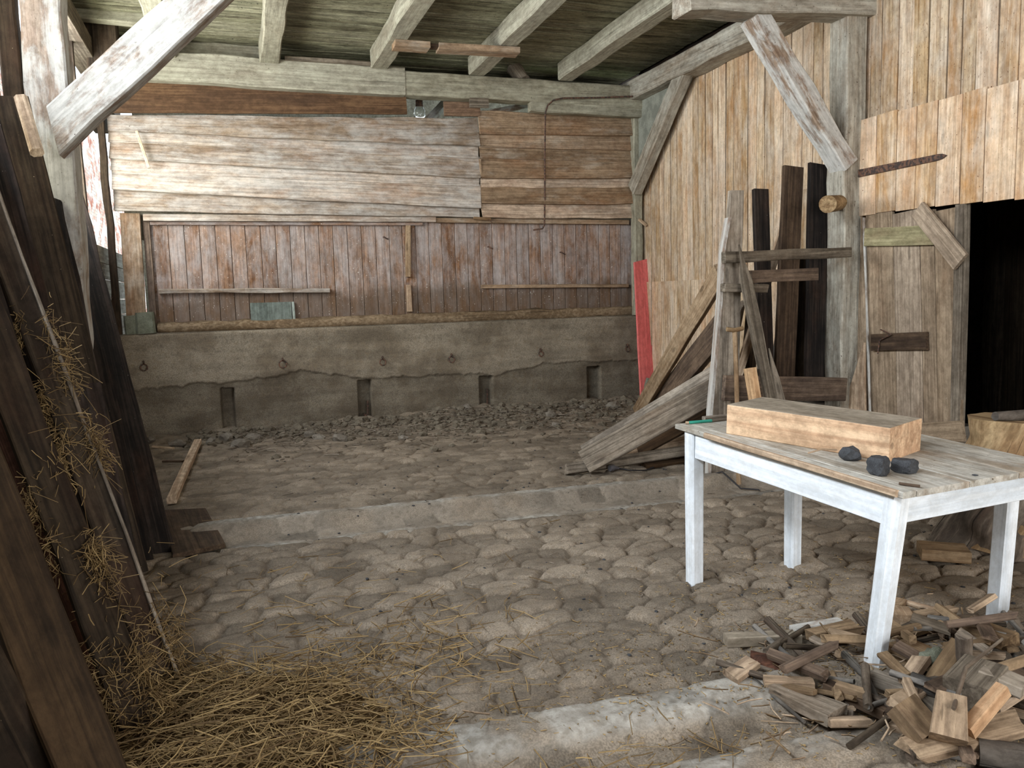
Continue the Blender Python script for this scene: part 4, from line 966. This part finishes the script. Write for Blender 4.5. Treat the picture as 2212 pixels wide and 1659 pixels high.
strands('twig_litter', np.stack([x, y, fz(x, y) + .012], 1), D, L, RNG.uniform(.002, .006, n), RNG.random(n), 'grey', 'grey twigs and splinters strewn over the rubble bank by the rear wall')
x = RNG.uniform(.2, 4.2, 420); y = RNG.uniform(3.2, 8.5, 420); n = 420
a_ = RNG.normal(0, 1.2, n); D = np.stack([np.cos(a_), np.sin(a_), RNG.normal(0, .08, n)], 1); L = RNG.gamma(2, .018, n) + .01
strands('floor_litter', np.stack([x, y, fz(x, y) + .006], 1), D, L, RNG.uniform(.001, .0028, n), RNG.random(n), 'grey', 'small splinters and stalks dotted over the cobbled floor')
mb = MB()
for _ in range(1500):
    x = random.uniform(-.6, 4.9); y = 9.8 - random.gammavariate(1.7, .33) * (.5 + .5 * min(1, max(0, x) / 2))
    if y < 7.6: continue
    r = min(.06, random.gammavariate(1.6, .012) + .006); rock(mb, (x, y, floor_z(x, y) + r * .25), r, (1.1, .9, .6), .5, sub=1, facet=True)
o = mb.build('rubble', M['rub'], origin=(0, 0, 0)); T(o, 'grey crumbled rubble and clods banked against the rear concrete wall', 'rubble', kind='stuff')
mb = MB()
for _ in range(260):
    x = random.uniform(.2, 4.2); y = random.uniform(2.3, 7.8); r = random.uniform(.003, .011)
    rock(mb, (x, y, floor_z(x, y) + r * .4), r, (1.3, .9, .5), .4, sub=1, facet=True)
T(mb.build('grit', M['basalt'], origin=(0, 0, 0)), 'dark grit and crumbs scattered on the cobbles', 'grit', kind='stuff')
st_l = [((490, 940), .085, 'pinkish rounded stone at the foot of the concrete wall below the first slot'), ((520, 955), .09, 'flat grey stone lying in front of the pinkish one by the first slot'), ((545, 938), .07, 'brownish flat stone right of the flat grey one by the rear wall'),
        ((458, 945), .07, 'dark rounded stone just left of the pinkish one'), ((385, 955), .08, 'dim rounded stone near the far left corner'), ((667, 932), .08, 'pale upright stone on the rubble left of the second slot'), ((688, 940), .06, 'dark small stone beside the pale upright one'), ((735, 942), .08, 'wide pale stone low on the rubble under the second slot'),
        ((1000, 885), .07, 'round grey clod by the third slot'), ((1190, 893), .085, 'large round clod on the rubble left of the fourth slot'), ((1200, 910), .045, 'small whitish stone on the rubble near the fourth slot'), ((1325, 877), .09, 'pointed grey stone on top of the bank near the red board'), ((1260, 880), .06, 'clod at the foot of the fourth slot'), ((870, 938), .05, 'pale flat chip on the rubble in the middle'), ((325, 945), .06, 'small dark stone close to the wide black board')]
for (p, r, l) in st_l:
    c = at(*p, 'Z', .05); c.z = floor_z(c.x, min(c.y, 9.75)) + r * .3; c.y = min(c.y, 9.74)
    mb = MB(); rock(mb, c, r, (1.15, .85, .62), .45, sub=2, facet=True); T(mb.build('loose_stone', M['stone']), l, 'stone')

# ================================================================== FIREWOOD HEAP
def fw(name, p0, p1, w, t, z0, z1, mat, label, cat='firewood', kind_='plank', tilt=0.0, **kw):
    P0, P1 = at(*p0, 'Z', z0), at(*p1, 'Z', z1)
    d = (P1 - P0).normalized(); s = V(-d.y, d.x, 0).normalized(); u = d.cross(s)
    wd = s * math.cos(tilt) + u * math.sin(tilt)
    mb = MB()
    if kind_ == 'log': log(mb, [P0, P0.lerp(P1, .5) + s * kw.get('bend', 0), P1], [w / 2, w / 2 * .97, t / 2], sides=12, jit=kw.get('jit', .12))
    else: plank(mb, P0, P1, w, t, wd, jit=kw.pop('jit', .004), **kw)
    return T(mb.build(name, M[mat]), label, cat, 'firewood heap by the table')
fw('wood_offcut', (1567, 1383), (1727, 1376), .06, .045, .03, .03, 'freshdust', 'straight batten offcut with a drilled hole lying in front of the heap', jit=.001)
fw('painted_lath', (1712, 1362), (1815, 1345), .05, .035, .05, .05, 'limew', 'pale painted lath behind the drilled batten offcut')
fw('split_log', (1750, 1375), (1846, 1352), .07, .05, .05, .06, 'split', 'splintered orange piece beside the pale painted lath', jag=.02, jit=.012)
mb = MB(); c = at(1662, 1432, 'Z', .03); rock(mb, c, .072, (1.1, .8, .45), .6, sub=2, facet=True); T(mb.build('bark_chunk', M['redd']), 'reddish jagged bark chunk lying alone left of the heap', 'firewood', 'firewood heap by the table')
fw('thin_branch', (1608, 1450), (1738, 1560), .016, .012, .04, .03, 'barkg', 'long thin branch slanting at the left front of the heap', kind_='log')
fw('slab_wood', (1672, 1490), (1805, 1545), .13, .045, .04, .04, 'grey', 'grey wedge-shaped slab with a stub knot at the left front of the heap', taper=(.5, 1), jag=.01)
fw('split_log', (1650, 1475), (1757, 1480), .055, .045, .05, .05, 'split', 'pale split billet behind the wedge-shaped slab')
fw('split_log', (1945, 1520), (2005, 1590), .105, .06, .15, .08, 'split', 'sawn block with orange grain lying flat at the front of the heap', tilt=.15)
fw('split_log', (2055, 1505), (2048, 1600), .105, .09, .20, .10, 'split', 'upright-tilted split block with a dark sawn foot at the front centre of the heap', tilt=-.1, taper=(.8, 1))
fw('lath_offcut', (2088, 1580), (2168, 1488), .045, .045, .12, .22, 'fresh', 'square orange lath sticking up right of the tilted split block')
fw('split_plank', (1965, 1622), (2200, 1565), .10, .03, .05, .10, 'split', 'long splintered plank along the front of the heap', jag=.03, jit=.012, tilt=.2)
fw('dark_branch', (1965, 1634), (2100, 1616), .045, .035, .03, .03, 'bark', 'blackish barked branch lying under the long splintered plank', kind_='log')
fw('branch_log', (1968, 1470), (2052, 1500), .065, .06, .11, .10, 'barkg', 'smooth grey branch log in the middle of the heap', kind_='log')
fw('branch_log', (2083, 1445), (2082, 1372), .055, .055, .12, .26, 'bark', 'barked branch stub standing upright in the heap', kind_='log')
fw('lath_offcut', (2012, 1477), (2072, 1388), .055, .03, .08, .20, 'split', 'flat orange lath leaning on the upright branch stub', tilt=.3)
fw('wood_block', (1940, 1402), (2003, 1432), .13, .07, .06, .06, 'pale', 'dark-sided block lying right behind the near table leg')
fw('split_plank', (2088, 1352), (2187, 1385), .12, .05, .12, .12, 'split', 'broad pale split plank at the back of the heap under the far table leg', jag=.02, jit=.01)
fw('round_stick', (1938, 1297), (2030, 1320), .028, .024, .05, .05, 'pale', 'pale round stick behind the near table leg', kind_='log')
fw('split_log', (1965, 1338), (2055, 1318), .045, .03, .06, .07, 'split', 'thin torn strip in front of the pale round stick', jag=.015, jit=.01)
fw('crooked_branch', (1990, 1352), (2112, 1332), .035, .03, .06, .08, 'bark', 'crooked barked branch at the back of the heap', kind_='log', bend=.015)
fw('dark_lath', (1785, 1482), (1935, 1550), .05, .04, .05, .04, 'umber', 'long dark lath running into the left of the heap')
fw('lath_offcut', (1808, 1480), (1872, 1498), .04, .03, .08, .08, 'split', 'short bright lath lying on the long dark lath')
fw('thin_branch', (1822, 1412), (1895, 1510), .03, .022, .09, .05, 'barkg', 'curved grey branch leaning against the near table leg', kind_='log', bend=.02)
fw('slab_wood', (2122, 1450), (2215, 1490), .10, .04, .18, .16, 'grey', 'rough grey slab at the right of the heap')
fw('wood_block', (1920, 1568), (1968, 1578), .05, .035, .03, .03, 'split', 'small dusty offcut lying in front of the sawn orange block')
fw('branch_log', (2112, 1622), (2230, 1640), .085, .085, .05, .05, 'barkg', 'thick smooth grey log at the bottom right corner', kind_='log')
mb = MB(); rock(mb, at(2014, 1422, 'Z', .12), .05, (1, .9, .8), .6); T(mb.build('mossy_lump', M['moss']), 'mossy dark lump in the heap behind the leaning orange lath', 'lump')
fw('wood_block', (1938, 1330), (1950, 1350), .10, .09, .06, .06, 'pale', 'cube-like block half hidden behind the near table leg')
fw('slab_wood', (2150, 1530), (2212, 1490), .05, .03, .10, .14, 'split', 'pale split strip at the right picture edge of the heap')
fw('slab_wood', (1985, 1480), (2060, 1540), .12, .03, .07, .06, 'grey', 'broad grey slab under the smooth branch log')
fw('wood_block', (1925, 1320), (1945, 1300), .05, .04, .05, .05, 'pale', 'small pale wedge left of the pale round stick')
fw('split_plank', (1880, 1460), (1990, 1500), .09, .03, .06, .06, 'grey', 'flat grey slab at the foot of the near table leg')
fw('thin_branch', (2060, 1530), (2165, 1380), .014, .010, .20, .28, 'bark', 'thin twig arching over the middle of the heap', kind_='log', bend=.04)
fw('wood_block', (2085, 1500), (2130, 1450), .14, .09, .14, .16, 'grey', 'bulky grey block behind the square orange lath')
# fillers of the heap, look-alikes
protos = []
for kk in range(14):
    mb = MB(); Lk = random.uniform(.09, .26)
    if kk % 3 == 0: log(mb, [(-Lk / 2, 0, 0), (Lk / 2, random.uniform(-.01, .01), 0)], [random.uniform(.007, .024)] * 2, sides=10, jit=.15)
    else: plank(mb, (-Lk / 2, 0, 0), (Lk / 2, 0, 0), random.uniform(.025, .075), random.uniform(.010, .035), (0, 1, 0), jag=.01, jit=.006)
    protos.append((('branch_piece', ('bark', 'barkg')[kk % 2]) if kk % 3 == 0 else ('firewood_piece', ('grey', 'split', 'umber', 'pale', 'grey', 'split')[kk % 6]), mb))
base = []
for (nm, mt), mb in protos:
    base.append(mb.build(nm, M[mt], origin=(0, 0, 0)))
lab = {'branch_piece': 'short barked branch piece lying among the split firewood', 'firewood_piece': 'weathered firewood offcut lying loosely in the firewood heap'}
cnt = 0; used = set()
def inheap(x, y):
    u = ((x - 2.62) / .78) ** 2 + ((y - 2.15) / .50) ** 2 ; v = ((x - 2.05) / .35) ** 2 + ((y - 2.5) / .25) ** 2
    return max(1 - u, .35 * (1 - v))
while cnt < 170:
    x, y = random.uniform(1.7, 3.5), random.uniform(1.6, 3.0); d = inheap(x, y)
    if d <= 0: continue
    k = random.randrange(14)
    o = base[k] if k not in used else base[k].copy()
    if k in used: COL.objects.link(o)
    used.add(k)
    o.location = (x, y, floor_z(x, y) + .025 + random.random() * .13 * min(1, d * 1.6)); o.rotation_euler = (random.uniform(-.5, .5), random.gauss(0, .22), random.uniform(0, 6.28))
    nm = 'branch_piece' if k % 3 == 0 else 'firewood_piece'
    T(o, lab[nm], 'firewood', 'loose branch pieces in the heap' if k % 3 == 0 else 'loose firewood offcuts in the heap'); cnt += 1
